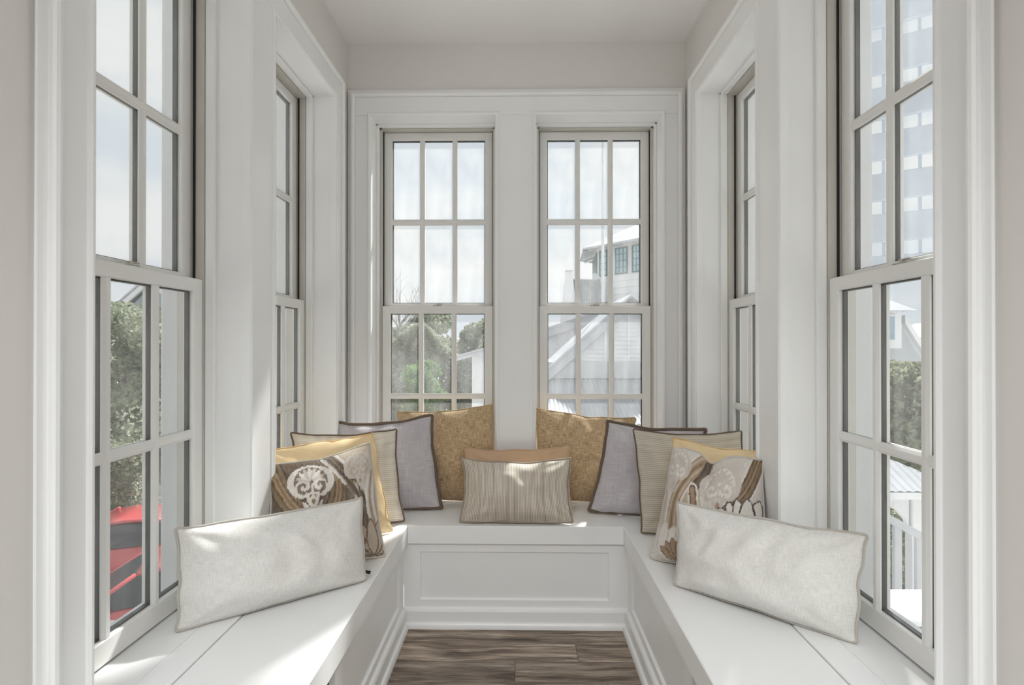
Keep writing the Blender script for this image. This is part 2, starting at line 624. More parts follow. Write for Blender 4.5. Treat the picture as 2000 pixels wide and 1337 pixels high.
def holed_wall(name, mat, rz, origin, u0, u1, z0, z1, thick, holes):
    """wall slab in local axes (u along, depth outward 0..thick) with rectangular holes, only outside faces"""
    us = sorted({u0, u1, *[h[0] for h in holes], *[h[1] for h in holes]})
    zs = sorted({z0, z1, *[h[2] for h in holes], *[h[3] for h in holes]})

    def solid(i, j):
        if i < 0 or j < 0 or i >= len(us) - 1 or j >= len(zs) - 1:
            return False
        uc, zc = (us[i] + us[i + 1]) / 2, (zs[j] + zs[j + 1]) / 2
        return not any(h[0] < uc < h[1] and h[2] < zc < h[3] for h in holes)
    b = MB()
    for i in range(len(us) - 1):
        for j in range(len(zs) - 1):
            if not solid(i, j):
                continue
            a0, a1, c0, c1 = us[i], us[i + 1], zs[j], zs[j + 1]
            b.quad((a0, 0, c0), (a1, 0, c0), (a1, 0, c1), (a0, 0, c1))
            b.quad((a1, thick, c0), (a0, thick, c0), (a0, thick, c1), (a1, thick, c1))
            if not solid(i - 1, j):
                b.quad((a0, thick, c0), (a0, 0, c0), (a0, 0, c1), (a0, thick, c1))
            if not solid(i + 1, j):
                b.quad((a1, 0, c0), (a1, thick, c0), (a1, thick, c1), (a1, 0, c1))
            if not solid(i, j - 1):
                b.quad((a0, thick, c0), (a1, thick, c0), (a1, 0, c0), (a0, 0, c0))
            if not solid(i, j + 1):
                b.quad((a0, 0, c1), (a1, 0, c1), (a1, thick, c1), (a0, thick, c1))
    o = b.build(name, mat)
    o.location = origin
    o.rotation_euler = (0, 0, rz)
    return o


# local frames of the three walls: u along the wall, +y outward
# left: u = world y, outward = -x ; right: u = -world y, outward = +x ; back: u = world x, outward = +y
side_holes_L = [(c - SIDE_H, c + SIDE_H, OZ0, OZ1) for c in SIDE_WIN]
side_holes_R = [(-c - SIDE_H, -c + SIDE_H, OZ0, OZ1) for c in SIDE_WIN]
back_holes = [(c - BACK_H, c + BACK_H, OZ0, OZ1) for c in BACK_WIN]
wl = holed_wall('wall_left', M['drywall'], pi / 2, (XL, 0, 0), NEAR, YB + TH, 0.0, CEIL + 0.1, TH, side_holes_L)
struct(wl, 'white painted left wall of the alcove pierced by two tall windows', 'wall')
wr = holed_wall('wall_right', M['drywall'], -pi / 2, (XR, 0, 0), -(YB + TH), -NEAR, 0.0, CEIL + 0.1, TH, side_holes_R)
struct(wr, 'white painted right wall of the alcove pierced by two tall windows', 'wall')
wb = holed_wall('wall_back', M['drywall'], 0, (0, YB, 0), XL, XR, 0.0, CEIL + 0.1, TH, back_holes)
struct(wb, 'greige back wall of the alcove above the paired windows', 'wall')
ce = MB().box(XL - TH, XR + TH, NEAR - 0.001, YB + TH, CEIL, CEIL + 0.12).build('ceiling', M['ceiling'])
struct(ce, 'plain white ceiling over the window alcove', 'ceiling')

# ---- the floor: planks laid across, each one its own piece
fl = MB().box(-2.7, 2.7, -4.6, 2.45, -0.12, -0.006).build('floor', M['ext_dark'])
struct(fl, 'weathered grey brown wood plank floor between the benches', 'floor')
PW = 0.127
bnd = random.Random(11)
plank_meshes = {}


def plank(x0, x1, y0):
    L = round(x1 - x0, 3)
    if L not in plank_meshes:
        plank_meshes[L] = MB().bbox(-L / 2 + 0.0006, L / 2 - 0.0006, -PW / 2 + 0.0005, PW / 2 - 0.0005, -0.006, 0.006, 0.0012).mesh('plank')
    o = mkobj('plank', plank_meshes[L], M['plank'], fl, loc=((x0 + x1) / 2, y0 + PW / 2, -0.006))
    return o


rows = [(2.276, 0.42), (2.149, 0.10), (2.022, 0.42), (1.895, -0.05)]
for k in range(16):
    y0 = 2.276 - k * PW
    cut = [0.60, 0.235, -0.02, 0.33, -0.22, 0.18, -0.35, 0.27][k % 8]
    for (a, b_) in ((-0.62, cut), (cut, 0.62)):
        plank(round(a, 3), round(b_, 3), y0)

# ---- the room behind the camera: shell, two window openings, an added fill light
RW, RB = 2.6, -4.5
rm = holed_wall('wall_room_rear', M['room_wall'], pi, (0, RB, 0), -RW, RW, 0, CEIL + 0.1, 0.2, [(-1.9, -0.5, 0.6, 2.4), (0.5, 1.9, 0.6, 2.4)])
struct(rm, 'plain taupe rear wall of the room behind the camera', 'wall')
rl = MB().box(-RW - 0.2, -RW, RB, NEAR, 0, CEIL + 0.1).build('wall_room_left', M['room_wall'])
struct(rl, 'plain taupe left wall of the room behind the camera', 'wall')
rr_ = MB().box(RW, RW + 0.2, RB, NEAR, 0, CEIL + 0.1).build('wall_room_right', M['room_wall'])
struct(rr_, 'plain taupe right wall of the room behind the camera', 'wall')
rf = MB().box(-RW - 0.2, XL, NEAR, NEAR + 0.2, 0, CEIL + 0.1).box(XR, RW + 0.2, NEAR, NEAR + 0.2, 0, CEIL + 0.1).build('wall_room_front', M['room_wall'])
struct(rf, 'plain taupe wall on both sides of the alcove opening', 'wall')
rc = MB().box(-RW - 0.2, RW + 0.2, RB - 0.2, NEAR, CEIL, CEIL + 0.12).build('ceiling_room', M['ceiling'])
struct(rc, 'plain white ceiling of the room behind the camera', 'ceiling')
rg = MB().bbox(-2.2, 2.2, -4.2, NEAR - 0.05, 0.0, 0.014, 0.004).build('added_rug', M['bounce_rug'])  # unseen pale sheet, put in to bounce lamp light up at the alcove ceiling
tag(rg, 'large added cream rug on the floor of the room behind the camera', 'bounce_rug')
ld = bpy.data.lights.new('added fill light', 'AREA')  # unseen area lamp, added as fill for the seats and pillows
ld.shape = 'RECTANGLE'
ld.size = 2.6
ld.size_y = 1.2
ld.energy = FILL_W
ld.spread = math.radians(139)
ld.color = (0.95, 0.98, 1.0)
lo = bpy.data.objects.new('room_fill_light', ld)
COL.objects.link(lo)
lo.location = (0, -1.4, CEIL - 0.03)

# ------------------------------------------------------------------ casings (trim)


def sweep_u(x0, x1, z0, z1, prof, nx=None):
    """mitred moulding round the sides and top of a rectangle; prof = [(outward offset, depth coordinate)]"""
    b = MB()
    paths = []
    for (w, d) in prof:
        paths.append([(x0 - w, d, z0), (x0 - w, d, z1 + w), (x1 + w, d, z1 + w), (x1 + w, d, z0)])
    for a, c in zip(paths[:-1], paths[1:]):
        for i in range(3):
            b.quad(a[i], a[i + 1], c[i + 1], c[i])
    return b


BAND = [(0.0, -CAS), (0.001, -CAS - 0.006), (0.006, -CAS - 0.012), (0.014, -CAS - 0.014), (0.021, -CAS - 0.012), (0.0235, -CAS - 0.006), (0.0195, -0.0135),
        (0.027, -0.0125), (0.040, -0.0125), (0.043, -0.0105), (0.033, -0.0095), (0.033, 0.0)]
BEAD = [(-0.003, 0.006), (-0.004, -CAS - 0.003), (0.003, -CAS - 0.008), (0.009, -CAS - 0.0085), (0.014, -CAS - 0.005), (0.0155, -CAS + 0.001)]
FLAT = 0.080


def casing(name, label, rz, origin, holes):
    t = empty(name, origin, rz)
    struct(t, label, 'window casing')
    us = [h[0] for h in holes] + [h[1] for h in holes]
    a, c = min(us), max(us)
    holes = sorted(holes)
    head0, head1 = OZ1, OZ1 + FLAT + 0.016
    MB().bbox(a - FLAT, c + FLAT, -CAS, 0.0, head0, head1, 0.001).build('head_casing', M['trim'], t)
    MB().bbox(a - FLAT, a, -CAS, 0.0, SEAT + 0.0045, head0 - 0.0006, 0.001).build('side_casing', M['trim'], t)
    MB().bbox(c, c + FLAT, -CAS, 0.0, SEAT + 0.0045, head0 - 0.0006, 0.001).build('side_casing', M['trim'], t)
    MB().bbox(holes[0][1], holes[1][0], -CAS, 0.0, SEAT + 0.0045, head0 - 0.0006, 0.001).build('post_casing', M['trim'], t)
    sweep_u(a - FLAT, c + FLAT, SEAT, head1, BAND).build('back_band', M['trim'], t)
    for h in holes:
        sweep_u(h[0], h[1], SEAT, OZ1, BEAD).build('edge_bead', M['trim'], t)
    # jamb boards lining each opening
    for h in holes:
        j = MB()
        j.box(h[0] - 0.001, h[0] + 0.0015, -CAS, 0.13, SEAT, OZ1)
        j.box(h[1] - 0.0015, h[1] + 0.001, -CAS, 0.13, SEAT, OZ1)
        j.box(h[0], h[1], -CAS, 0.13, OZ1 - 0.0015, OZ1 + 0.001)
        j.build('jamb_lining', M['trim'], t)
    return t


casing('trim_1', 'white moulded casing framing both left wall windows', pi / 2, (XL, 0, 0), side_holes_L)
casing('trim_2', 'white moulded casing framing the paired back windows with a wide centre post', 0, (0, YB, 0), back_holes)
casing('trim_3', 'white moulded casing framing both right wall windows', -pi / 2, (XR, 0, 0), side_holes_R)

# ------------------------------------------------------------------ windows
SW = 0.615              # sash width
ST = 0.046              # stile width
MUN = 0.028
PNW = (SW - 2 * ST - 2 * MUN) / 3
LOW = dict(z0=SEAT + 0.009, z1=1.4875, rows=[(0.530, 0.972), (1.003, 1.445)])
UPP = dict(z0=1.463, z1=2.466, rows=[(1.505, 1.947), (1.978, 2.423)])
_pane = {}


def pane_mesh(w, h):
    k = (round(w, 4), round(h, 4))
    if k not in _pane:
        _pane[k] = MB().box(-w / 2, w / 2, 0, 0.003, -h / 2, h / 2).mesh('pane')
    return _pane[k]


def muntin_v(b, x, y, z0, z1):
    w = MUN / 2
    b.prism([(x - w, y + 0.0118), (x - w, y + 0.0066), (x - w * 0.45, y + 0.0011), (x + w * 0.45, y + 0.0011), (x + w, y + 0.0066), (x + w, y + 0.0118)], 'z', z0, z1)


def muntin_h(b, z, y, x0, x1):
    w = (1.003 - 0.972) / 2
    b.prism([(y + 0.012, z - w), (y + 0.007, z - w), (y + 0.0015, z - w * 0.45), (y + 0.0015, z + w * 0.45), (y + 0.007, z + w), (y + 0.012, z + w)], 'x', x0, x1)


def make_sash(name, S, y, parent, lock):
    (r0a, r0b), (r1a, r1b) = S['rows']
    xi = SW / 2 - ST
    fr = MB()
    D = 0.036
    fr.bbox(-SW / 2, -xi, y, y + D, S['z0'], S['z1'], 0.003)
    fr.bbox(xi, SW / 2, y, y + D, S['z0'], S['z1'], 0.003)
    fr.bbox(-xi - 0.003, xi + 0.003, y, y + D, S['z0'], r0a, 0.003)
    fr.bbox(-xi - 0.003, xi + 0.003, y, y + D, r1b, S['z1'], 0.003)
    s = fr.build(name, M['sash'], parent)
    xs = [-xi + PNW + MUN / 2, xi - PNW - MUN / 2]
    zm = (r0b + r1a) / 2
    for x in xs:
        b = MB()
        muntin_v(b, x, y, r0a, r1b)
        b.box(x - MUN / 2 + 0.003, x + MUN / 2 - 0.003, y + 0.029, y + D + 0.002, r0a, r1b)
        b.build('muntin', M['sash'], s)
    b = MB()
    muntin_h(b, zm, y, -xi, xi)
    b.box(-xi, xi, y + 0.0292, y + D + 0.0018, r0b + 0.003, r1a - 0.003)
    b.build('muntin', M['sash'], s)
    # dark spacer bars between the two glass skins
    b = MB()
    for x in xs:
        b.box(x - MUN / 2 + 0.004, x + MUN / 2 - 0.004, y + 0.0155, y + 0.0285, r0a, r1b)
    b.box(-xi, xi, y + 0.0157, y + 0.0283, r0b + 0.004, r1a - 0.004)
    for sx in (-1, 1):
        b.box(sx * xi, sx * (xi - 0.004), y + 0.0155, y + 0.030, r0a, r1b)
    b.box(-xi, xi, y + 0.0155, y + 0.030, r0a, r0a + 0.004)
    b.box(-xi, xi, y + 0.0155, y + 0.030, r1b - 0.004, r1b)
    b.build('spacer_bar', M['spacer'], s)
    for (za, zb) in S['rows']:
        for k in range(3):
            x = -xi + PNW / 2 + k * (PNW + MUN)
            mkobj('pane', pane_mesh(PNW + 0.006, zb - za + 0.006), M['glass'], s, loc=(x, y + 0.0122, (za + zb) / 2))
    if lock:
        k = MB()
        k.bbox(-0.026, 0.026, y + 0.004, y + 0.026, S['z1'], S['z1'] + 0.005, 0.002)
        k.tube([(0.0, y + 0.015, S['z1'] + 0.004), (0.0, y + 0.015, S['z1'] + 0.013)], 0.008, 10)
        k.bbox(-0.004, 0.034, y + 0.010, y + 0.018, S['z1'] + 0.009, S['z1'] + 0.014, 0.002)
        k.build('sash_lock', M['brass'], s)
    return s


def make_window(n, label, loc, rz, half):
    w = empty('window_%d' % n, loc, rz)
    struct(w, label, 'window')
    x = half
    # stops just inside the jamb, then jamb liners with a black weatherstrip groove
    f = MB()
    for sx in (-1, 1):
        f.bbox(sx * x, sx * (x - 0.014), 0.090, 0.123, SEAT, OZ1, 0.003)
    f.bbox(-x, x, 0.090, 0.123, OZ1 - 0.012, OZ1, 0.003)
    f.build('stop', M['trim'], w)
    ln = MB()
    li = SW / 2 + 0.001
    for sx in (-1, 1):
        ln.box(sx * x, sx * li, 0.1235, 0.152, SEAT, OZ1)
        ln.box(sx * x, sx * (li + 0.010), 0.152, 0.158, SEAT, OZ1)
        ln.box(sx * x, sx * li, 0.158, 0.21, SEAT, OZ1)
    ln.box(-x, x, 0.1235, 0.21, OZ1 - 0.018, OZ1)
    ln.build('jamb_liner', M['liner'], w)
    wsx = MB()
    for sx in (-1, 1):
        wsx.box(sx * (li + 0.0095), sx * (li - 0.0045), 0.1515, 0.1585, 1.44, OZ1 - 0.02)
    wsx.build('weatherstrip', M['black'], w)
    MB().box(-x + 0.002, x - 0.002, 0.0006, 0.1262, OZ0 + 0.001, SEAT + 0.0045).build('stool', M['bench'], w)
    make_sash('lower_sash', LOW, 0.1265, w, True)
    make_sash('upper_sash', UPP, 0.1660, w, False)
    # exterior frame, brick mould and sloping sill
    e = MB()
    for sx in (-1, 1):
        e.bbox(sx * x, sx * (x - 0.016), 0.21, TH + 0.012, OZ0, OZ1, 0.002)
        e.bbox(sx * (x - 0.006), sx * (x + 0.075), TH - 0.002, TH + 0.024, OZ0, OZ1 + 0.09, 0.003)
    e.bbox(-x, x, 0.21, TH + 0.012, OZ1 - 0.016, OZ1, 0.002)
    e.bbox(-x - 0.075, x + 0.075, TH - 0.002, TH + 0.0235, OZ1 - 0.006, OZ1 + 0.09, 0.003)
    e.build('exterior_casing', M['ext_white'], w)
    si = MB()
    si.prism([(0.124, SEAT + 0.004), (0.20, SEAT + 0.002), (TH + 0.05, SEAT - 0.016), (TH + 0.05, SEAT - 0.05), (0.124, SEAT - 0.03)], 'x', -x, x)
    si.build('window_sill', M['ext_white'], w)
    return w


make_window(1, 'tall double hung left window nearest the camera with a red car below', (XL, SIDE_WIN[0], 0), pi / 2, SIDE_H)
make_window(2, 'narrowly seen double hung window at the far end of the left wall', (XL, SIDE_WIN[1], 0), pi / 2, SIDE_H)
make_window(3, 'double hung back window on the left looking onto trees', (BACK_WIN[0], YB, 0), 0, BACK_H)
make_window(4, 'double hung back window on the right looking onto the round tower', (BACK_WIN[1], YB, 0), 0, BACK_H)
make_window(5, 'narrowly seen double hung window at the far end of the right wall', (XR, SIDE_WIN[1], 0), -pi / 2, SIDE_H)
make_window(6, 'tall double hung right window nearest the camera with slatted screen outside', (XR, SIDE_WIN[0], 0), -pi / 2, SIDE_H)

# ------------------------------------------------------------------ the bench
BXL, BXR, BY = -0.508, 0.464, 2.390      # front edges of the seat
OV = 0.020                               # apron overhang over the cabinet face
YN = 0.95                                # near end of the side benches
AP = 0.080                               # apron height


def seat():
    t = empty('window_bench', (XC, 1.9, SEAT))
    tag(t, 'continuous white painted seat top of the U shaped window bench', 'bench')
    o = Vector((XC, 1.9, SEAT))

    def part(name, boxes, bev=0.003):
        b = MB()
        for (x0, x1, y0, y1, z0, z1) in boxes:
            b.bbox(x0 - o.x, x1 - o.x, y0 - o.y, y1 - o.y, z0 - o.z, z1 - o.z, bev)
        return b.build(name, M['bench'], t)
    SE = 0.062
    sl, sr, sb = XL + CAS + SE, XR - CAS - SE, YB - CAS - SE
    tk = 0.03
    # lids
    part('seat_board', [(sl + 0.0015, BXL, YN, sb, SEAT - tk, SEAT)])
    part('seat_board', [(BXR, sr - 0.0015, YN, sb, SEAT - tk, SEAT)])
    part('seat_board', [(BXL + 0.0004, BXR - 0.0004, BY, sb, SEAT - tk, SEAT)], 0.0015)
    # fixed strips along the walls
    zt_, zl = 0.0045, -tk
    for (p0, p1, y0, y1) in ((XL + 0.0005, sl - 0.0015, YN, YB - 0.0005), (XR - 0.0005, sr + 0.0015, YN, YB - 0.0005)):
        sg = 1 if p1 > p0 else -1
        prof = [(p0 - o.x, zl), (p0 - o.x, zt_), (p1 - sg * 0.008 - o.x, zt_), (p1 - sg * 0.003 - o.x, zt_ - 0.0015), (p1 - o.x, zt_ - 0.005), (p1 - o.x, zl)]
        MB().prism(prof, 'y', y0 - o.y, y1 - o.y).build('back_strip', M['bench'], t)
    prof = [(YB - 0.0005 - o.y, zl), (YB - 0.0005 - o.y, zt_), (sb + 0.011 - o.y, zt_), (sb + 0.006 - o.y, zt_ - 0.0015), (sb + 0.003 - o.y, zt_ - 0.005), (sb + 0.003 - o.y, zl)]
    MB().prism(prof, 'x', sl - o.x, sr - o.x).build('back_strip', M['bench'], t)
    # aprons
    part('apron', [(BXL - 0.0195, BXL - 0.0003, YN, BY + 0.01, SEAT - AP, SEAT - 0.004)], 0.001)
    part('apron', [(BXR + 0.0003, BXR + 0.0195, YN, BY + 0.01, SEAT - AP, SEAT - 0.004)], 0.001)
    part('apron', [(BXL + 0.0005, BXR - 0.0005, BY + 0.0003, BY + 0.0195, SEAT - AP, SEAT - 0.004)], 0.001)
    return t


seat()


def bench_front(name, label, rz, origin, u0, u1, panels, cubby=None, e0=0.0, e1=0.0):
    """local: u along, face at y=0 looking to -y, body behind; panels = [(ua, ub)] recessed; z from 0"""
    t = empty(name, origin, rz)
    tag(t, label, 'bench cabinet', 'built-in bench cabinets')
    zt = SEAT - AP - 0.0002
    pz0, pz1 = 0.119, 0.336
    hs = [(a, b, pz0, pz1) for (a, b) in panels]
    if cubby:
        hs.append((cubby[0], cubby[1], 0.119, zt - 0.012))
    us = sorted({u0, u1, *[h[0] for h in hs], *[h[1] for h in hs]})
    # frame: rails and stiles
    fr = MB()
    solid = []
    zs = sorted({0.0, zt, *[h[2] for h in hs], *[h[3] for h in hs]})
    for i in range(len(us) - 1):
        for j in range(len(zs) - 1):
            uc, zc = (us[i] + us[i + 1]) / 2, (zs[j] + zs[j + 1]) / 2
            if not any(h[0] < uc < h[1] and h[2] < zc < h[3] for h in hs):
                fr.box(us[i], us[i + 1], 0, 0.018, zs[j], zs[j + 1])
    fr.build('face_frame', M['bench'], t)
    for (a, b) in panels:
        MB().bbox(a - 0.004, b + 0.004, 0.010, 0.0175, pz0 - 0.004, pz1 + 0.004, 0.001).build('recessed_panel', M['panel'], t)
        # chamfered inner edge
        ch = MB()
        e = 0.006
        A = [(a, 0.0005, pz0), (b, 0.0005, pz0), (b, 0.0005, pz1), (a, 0.0005, pz1)]
        B = [(a + e, 0.0102, pz0 + e), (b - e, 0.0102, pz0 + e), (b - e, 0.0102, pz1 - e), (a + e, 0.0102, pz1 - e)]
        for i in range(4):
            j = (i + 1) % 4
            ch.quad(A[i], A[j], B[j], B[i])
        ch.build('panel_edge', M['bench'], t)
    if cubby:
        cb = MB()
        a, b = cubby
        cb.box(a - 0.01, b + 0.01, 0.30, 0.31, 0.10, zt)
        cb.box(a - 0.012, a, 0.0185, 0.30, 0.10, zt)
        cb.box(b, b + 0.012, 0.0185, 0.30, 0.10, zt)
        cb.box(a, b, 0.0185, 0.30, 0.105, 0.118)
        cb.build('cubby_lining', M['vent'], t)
    bs = MB()
    bs.prism([(-0.014, 0.0), (-0.014, 0.072), (-0.010, 0.082), (-0.003, 0.087), (0.0, 0.087), (0.0, 0.0)], 'x', u0 + e0, u1 - e1)
    bs.build('base_moulding', M['bench'], t)
    q = [(-0.0145, 0.0)]
    for k in range(7):
        a = pi / 2 * k / 6
        q.append((-0.0145 - 0.014 * math.cos(a), 0.026 * math.sin(a)))
    q = [(-0.0145, 0.0)] + q[1:]
    bs = MB()
    bs.prism(q, 'x', u0 + e0, u1 - e1)
    bs.build('shoe_moulding', M['bench'], t)
    # end and back of the carcass
    return t


fxl, fxr, fy = BXL - OV, BXR + OV, BY + OV
pc0, pc1 = -0.454, 0.401
bench_front('bench_cabinet', 'white panelled bench cabinet under the back windows facing the camera', 0, (0, fy, 0), fxl + 0.001, fxr - 0.001, [(pc0, pc1)])
bench_front('bench_cabinet', 'white panelled bench cabinet along the left wall', pi / 2, (fxl, 0, 0), YN, fy - 0.0005, [(1.575, fy - 0.085)], (1.0, 1.515), e1=0.0287)
bench_front('bench_cabinet', 'white panelled bench cabinet along the right wall', -pi / 2, (fxr, 0, 0), -fy + 0.0005, -YN, [(-(fy - 0.085), -1.575)], (-1.515, -1.0), e0=0.0287)

# ------------------------------------------------------------------ pillows


def ikat_colors(S, T_, seed, light):
    """woven ikat print drawn on the panel in its own coordinates (-1..1): sinuous bands, scroll medallions, palmettes"""
    C = lambda r, g, b: np.array(srgb(r, g, b)[:3])
    cream, pale, beige = C(222, 215, 208), C(198, 189, 180), C(184, 168, 148)
    tan, olive, brown, dark = C(160, 130, 98), C(122, 100, 62), C(94, 72, 50), C(54, 40, 30)
    n = np.zeros_like(S)
    n2 = np.zeros_like(S)
    for i in range(S.shape[0]):
        for j in range(S.shape[1]):
            n[i, j] = noise.noise(Vector((S[i, j] * 34, T_[i, j] * 7, seed)))
            n2[i, j] = noise.noise(Vector((S[i, j] * 2.1, T_[i, j] * 2.1, seed + 9)))
    x = S + 0.012 * n
    y = T_ + 0.030 * n
    col = np.empty(S.shape + (3,))

    def put(mask, c, k=1.0):
        col[mask] = col[mask] * (1 - k) + c * k

    def dist(pts):
        # smooth the polyline, then distance to it
        P = [np.array(p, float) for p in pts]
        for _ in range(3):
            Q = [P[0]]
            for p, q in zip(P[:-1], P[1:]):
                Q += [p * .75 + q * .25, p * .25 + q * .75]
            P = Q + [P[-1]]
        d = np.full(S.shape, 9.0)
        for p, q in zip(P[:-1], P[1:]):
            v = q - p
            L = max((v * v).sum(), 1e-9)
            f = (((x - p[0]) * v[0] + (y - p[1]) * v[1]) / L).clip(0, 1)
            d = np.minimum(d, np.hypot(x - p[0] - f * v[0], y - p[1] - f * v[1]))
        return d

    def stroke(pts, *bands):
        d = dist(pts)
        for (w, c) in bands:
            put(d < w, c)

    def medallion(cx, cy, s, line, field, body):
        X, Y = (x - cx) / s, (y - cy) / s
        r = np.hypot(X * 0.95, Y)
        heart = r < 1.0 + 0.10 * np.cos(np.arctan2(Y, X) * 2)
        put(heart & (Y > -0.62 - 0.4 * np.abs(X)), line)
        put(heart & (r < 0.80) & (Y > -0.5 - 0.3 * np.abs(X)), field)
        # two scrolls curling inward, a fan of petals between them
        for sg in (-1, 1):
            xx, yy = X * sg - 0.40, Y + 0.22
            rr = np.hypot(xx, yy)
            th = np.arctan2(yy, xx)
            put((rr < 0.40), line)
            put((rr < 0.40) & (np.cos(rr * 16 + th - 0.4) < -0.1), field)
        for i in range(-3, 4):
            a_ = i * 0.40
            xx = X * math.cos(a_) - (Y - 0.02) * math.sin(a_)
            yy = X * math.sin(a_) + (Y - 0.02) * math.cos(a_)
            put((np.abs(xx) < 0.115 * (1 - ((yy - 0.42) / 0.34) ** 2).clip(0) ** 0.6) & (yy > 0.06) & (yy < 0.78), pale if abs(i) % 2 else line)
        # stem with two slim buds
        put((np.abs(X) < 0.055) & (Y < -0.1) & (Y > -1.6), line)
        for sg in (-1, 1):
            put(np.hypot((X * sg - 0.20 - 0.25 * (Y + 0.95)) / 0.10, (Y + 0.95) / 0.42) < 1, line)
            put(np.hypot((X * sg - 0.34 - 0.5 * (Y + 1.25)) / 0.10, (Y + 1.25) / 0.30) < 1, line)
        dd = np.hypot(X / 0.17, (Y + 1.02) / 0.30)
        put(dd < 1.0, line)
        put(dd < 0.5, body)

    def palmette(cx, cy, s, lobe, edge, k=3, sp=0.36):
        for i in sorted(range(-k, k + 1), key=lambda q: -abs(q)):
            a_ = i * sp
            xx = (x - cx) / s * math.cos(a_) - (y - cy) / s * math.sin(a_)
            yy = (x - cx) / s * math.sin(a_) + (y - cy) / s * math.cos(a_)
            w = 0.17 * (1 - ((yy - 0.62) / 0.48) ** 2).clip(0) ** 0.7
            put((np.abs(xx) < w + 0.05) & (yy > 0.08) & (yy < 1.14), edge)
            put((np.abs(xx) < w) & (yy > 0.14) & (yy < 1.10), lobe)
    if not light:
        k = ((S + 0.15) / 0.6).clip(0, 1)[..., None]
        col[:] = brown * (1 - k) + beige * k
        stroke([(-0.98, 0.98), (-0.80, 0.35), (-0.50, -0.05), (-0.25, -0.25), (0.02, -0.15), (0.22, 0.25), (0.20, 0.70), (0.02, 1.0)],
               (0.19, dark), (0.155, olive), (0.10, brown), (0.055, tan), (0.025, olive))
        stroke([(-0.25, -0.30), (-0.30, -0.7), (-0.35, -1.0)], (0.16, dark), (0.10, olive), (0.05, tan))
        stroke([(0.10, 1.0), (0.32, 0.62), (0.62, 0.22), (0.70, -0.2), (0.58, -0.7), (0.50, -1.0)],
               (0.15, cream), (0.115, pale), (0.085, brown), (0.05, dark), (0.02, olive))
        stroke([(0.46, 0.10), (0.36, -0.25), (0.34, -0.60)], (0.05, cream), (0.02, tan))
        stroke([(0.95, 0.5), (0.80, 0.1), (0.84, -0.3), (0.98, -0.65)], (0.10, cream), (0.05, pale), (0.02, tan))
        put((dist([(0.42, 0.28), (0.40, -0.02)]) < 0.10), brown, 0.8)
        medallion(-0.30, 0.56, 0.37, cream, brown * 0.85 + pale * 0.15, olive)
        medallion(0.66, 0.66, 0.28, pale, beige, tan)
        palmette(-0.80, -0.85, 0.62, dark, tan)
        palmette(0.78, -1.02, 0.62, beige, brown)
        palmette(0.16, -0.92, 0.50, brown, tan)
    else:
        k = (0.5 + 0.8 * n2).clip(0, 1)[..., None]
        col[:] = cream * (1 - k) + pale * k
        put((dist([(-0.42, 0.35), (-0.30, -0.20), (-0.35, -0.7)]) < 0.26), beige)
        stroke([(-0.20, 0.95), (-0.55, 0.50), (-0.72, 0.0), (-0.62, -0.55), (-0.45, -1.0)],
               (0.17, cream), (0.13, tan), (0.10, beige), (0.05, tan), (0.02, olive))
        stroke([(-0.12, 0.98), (-0.14, 0.72), (-0.32, 0.38)], (0.10, tan), (0.075, dark), (0.03, brown))
        stroke([(-0.32, 0.38), (-0.22, 0.05), (-0.10, -0.25), (-0.15, -0.7)], (0.11, cream), (0.07, brown), (0.04, tan))
        stroke([(0.92, 1.0), (0.80, 0.55), (0.50, 0.15), (0.22, -0.10), (0.10, -0.6)],
               (0.16, cream), (0.125, brown), (0.09, olive), (0.045, brown), (0.015, tan))
        stroke([(-0.95, 0.2), (-0.90, -0.3), (-0.75, -0.8)], (0.06, pale), (0.03, beige))
        medallion(0.22, 0.52, 0.36, pale, cream, tan)
        medallion(-0.80, 0.70, 0.30, pale, cream, beige)
        put(np.hypot((x - 0.80) / 0.9, y + 0.10) < 0.36, brown)
        palmette(0.76, -0.36, 0.62, cream, dark, 3, 0.27)
        palmette(-0.80, -0.98, 0.62, cream, pale)
        palmette(-0.42, -0.95, 0.4, tan, brown)
    f = (0.10 + 0.14 * n)[..., None].clip(0, 0.35)
    return col * (1 - f) + pale * f


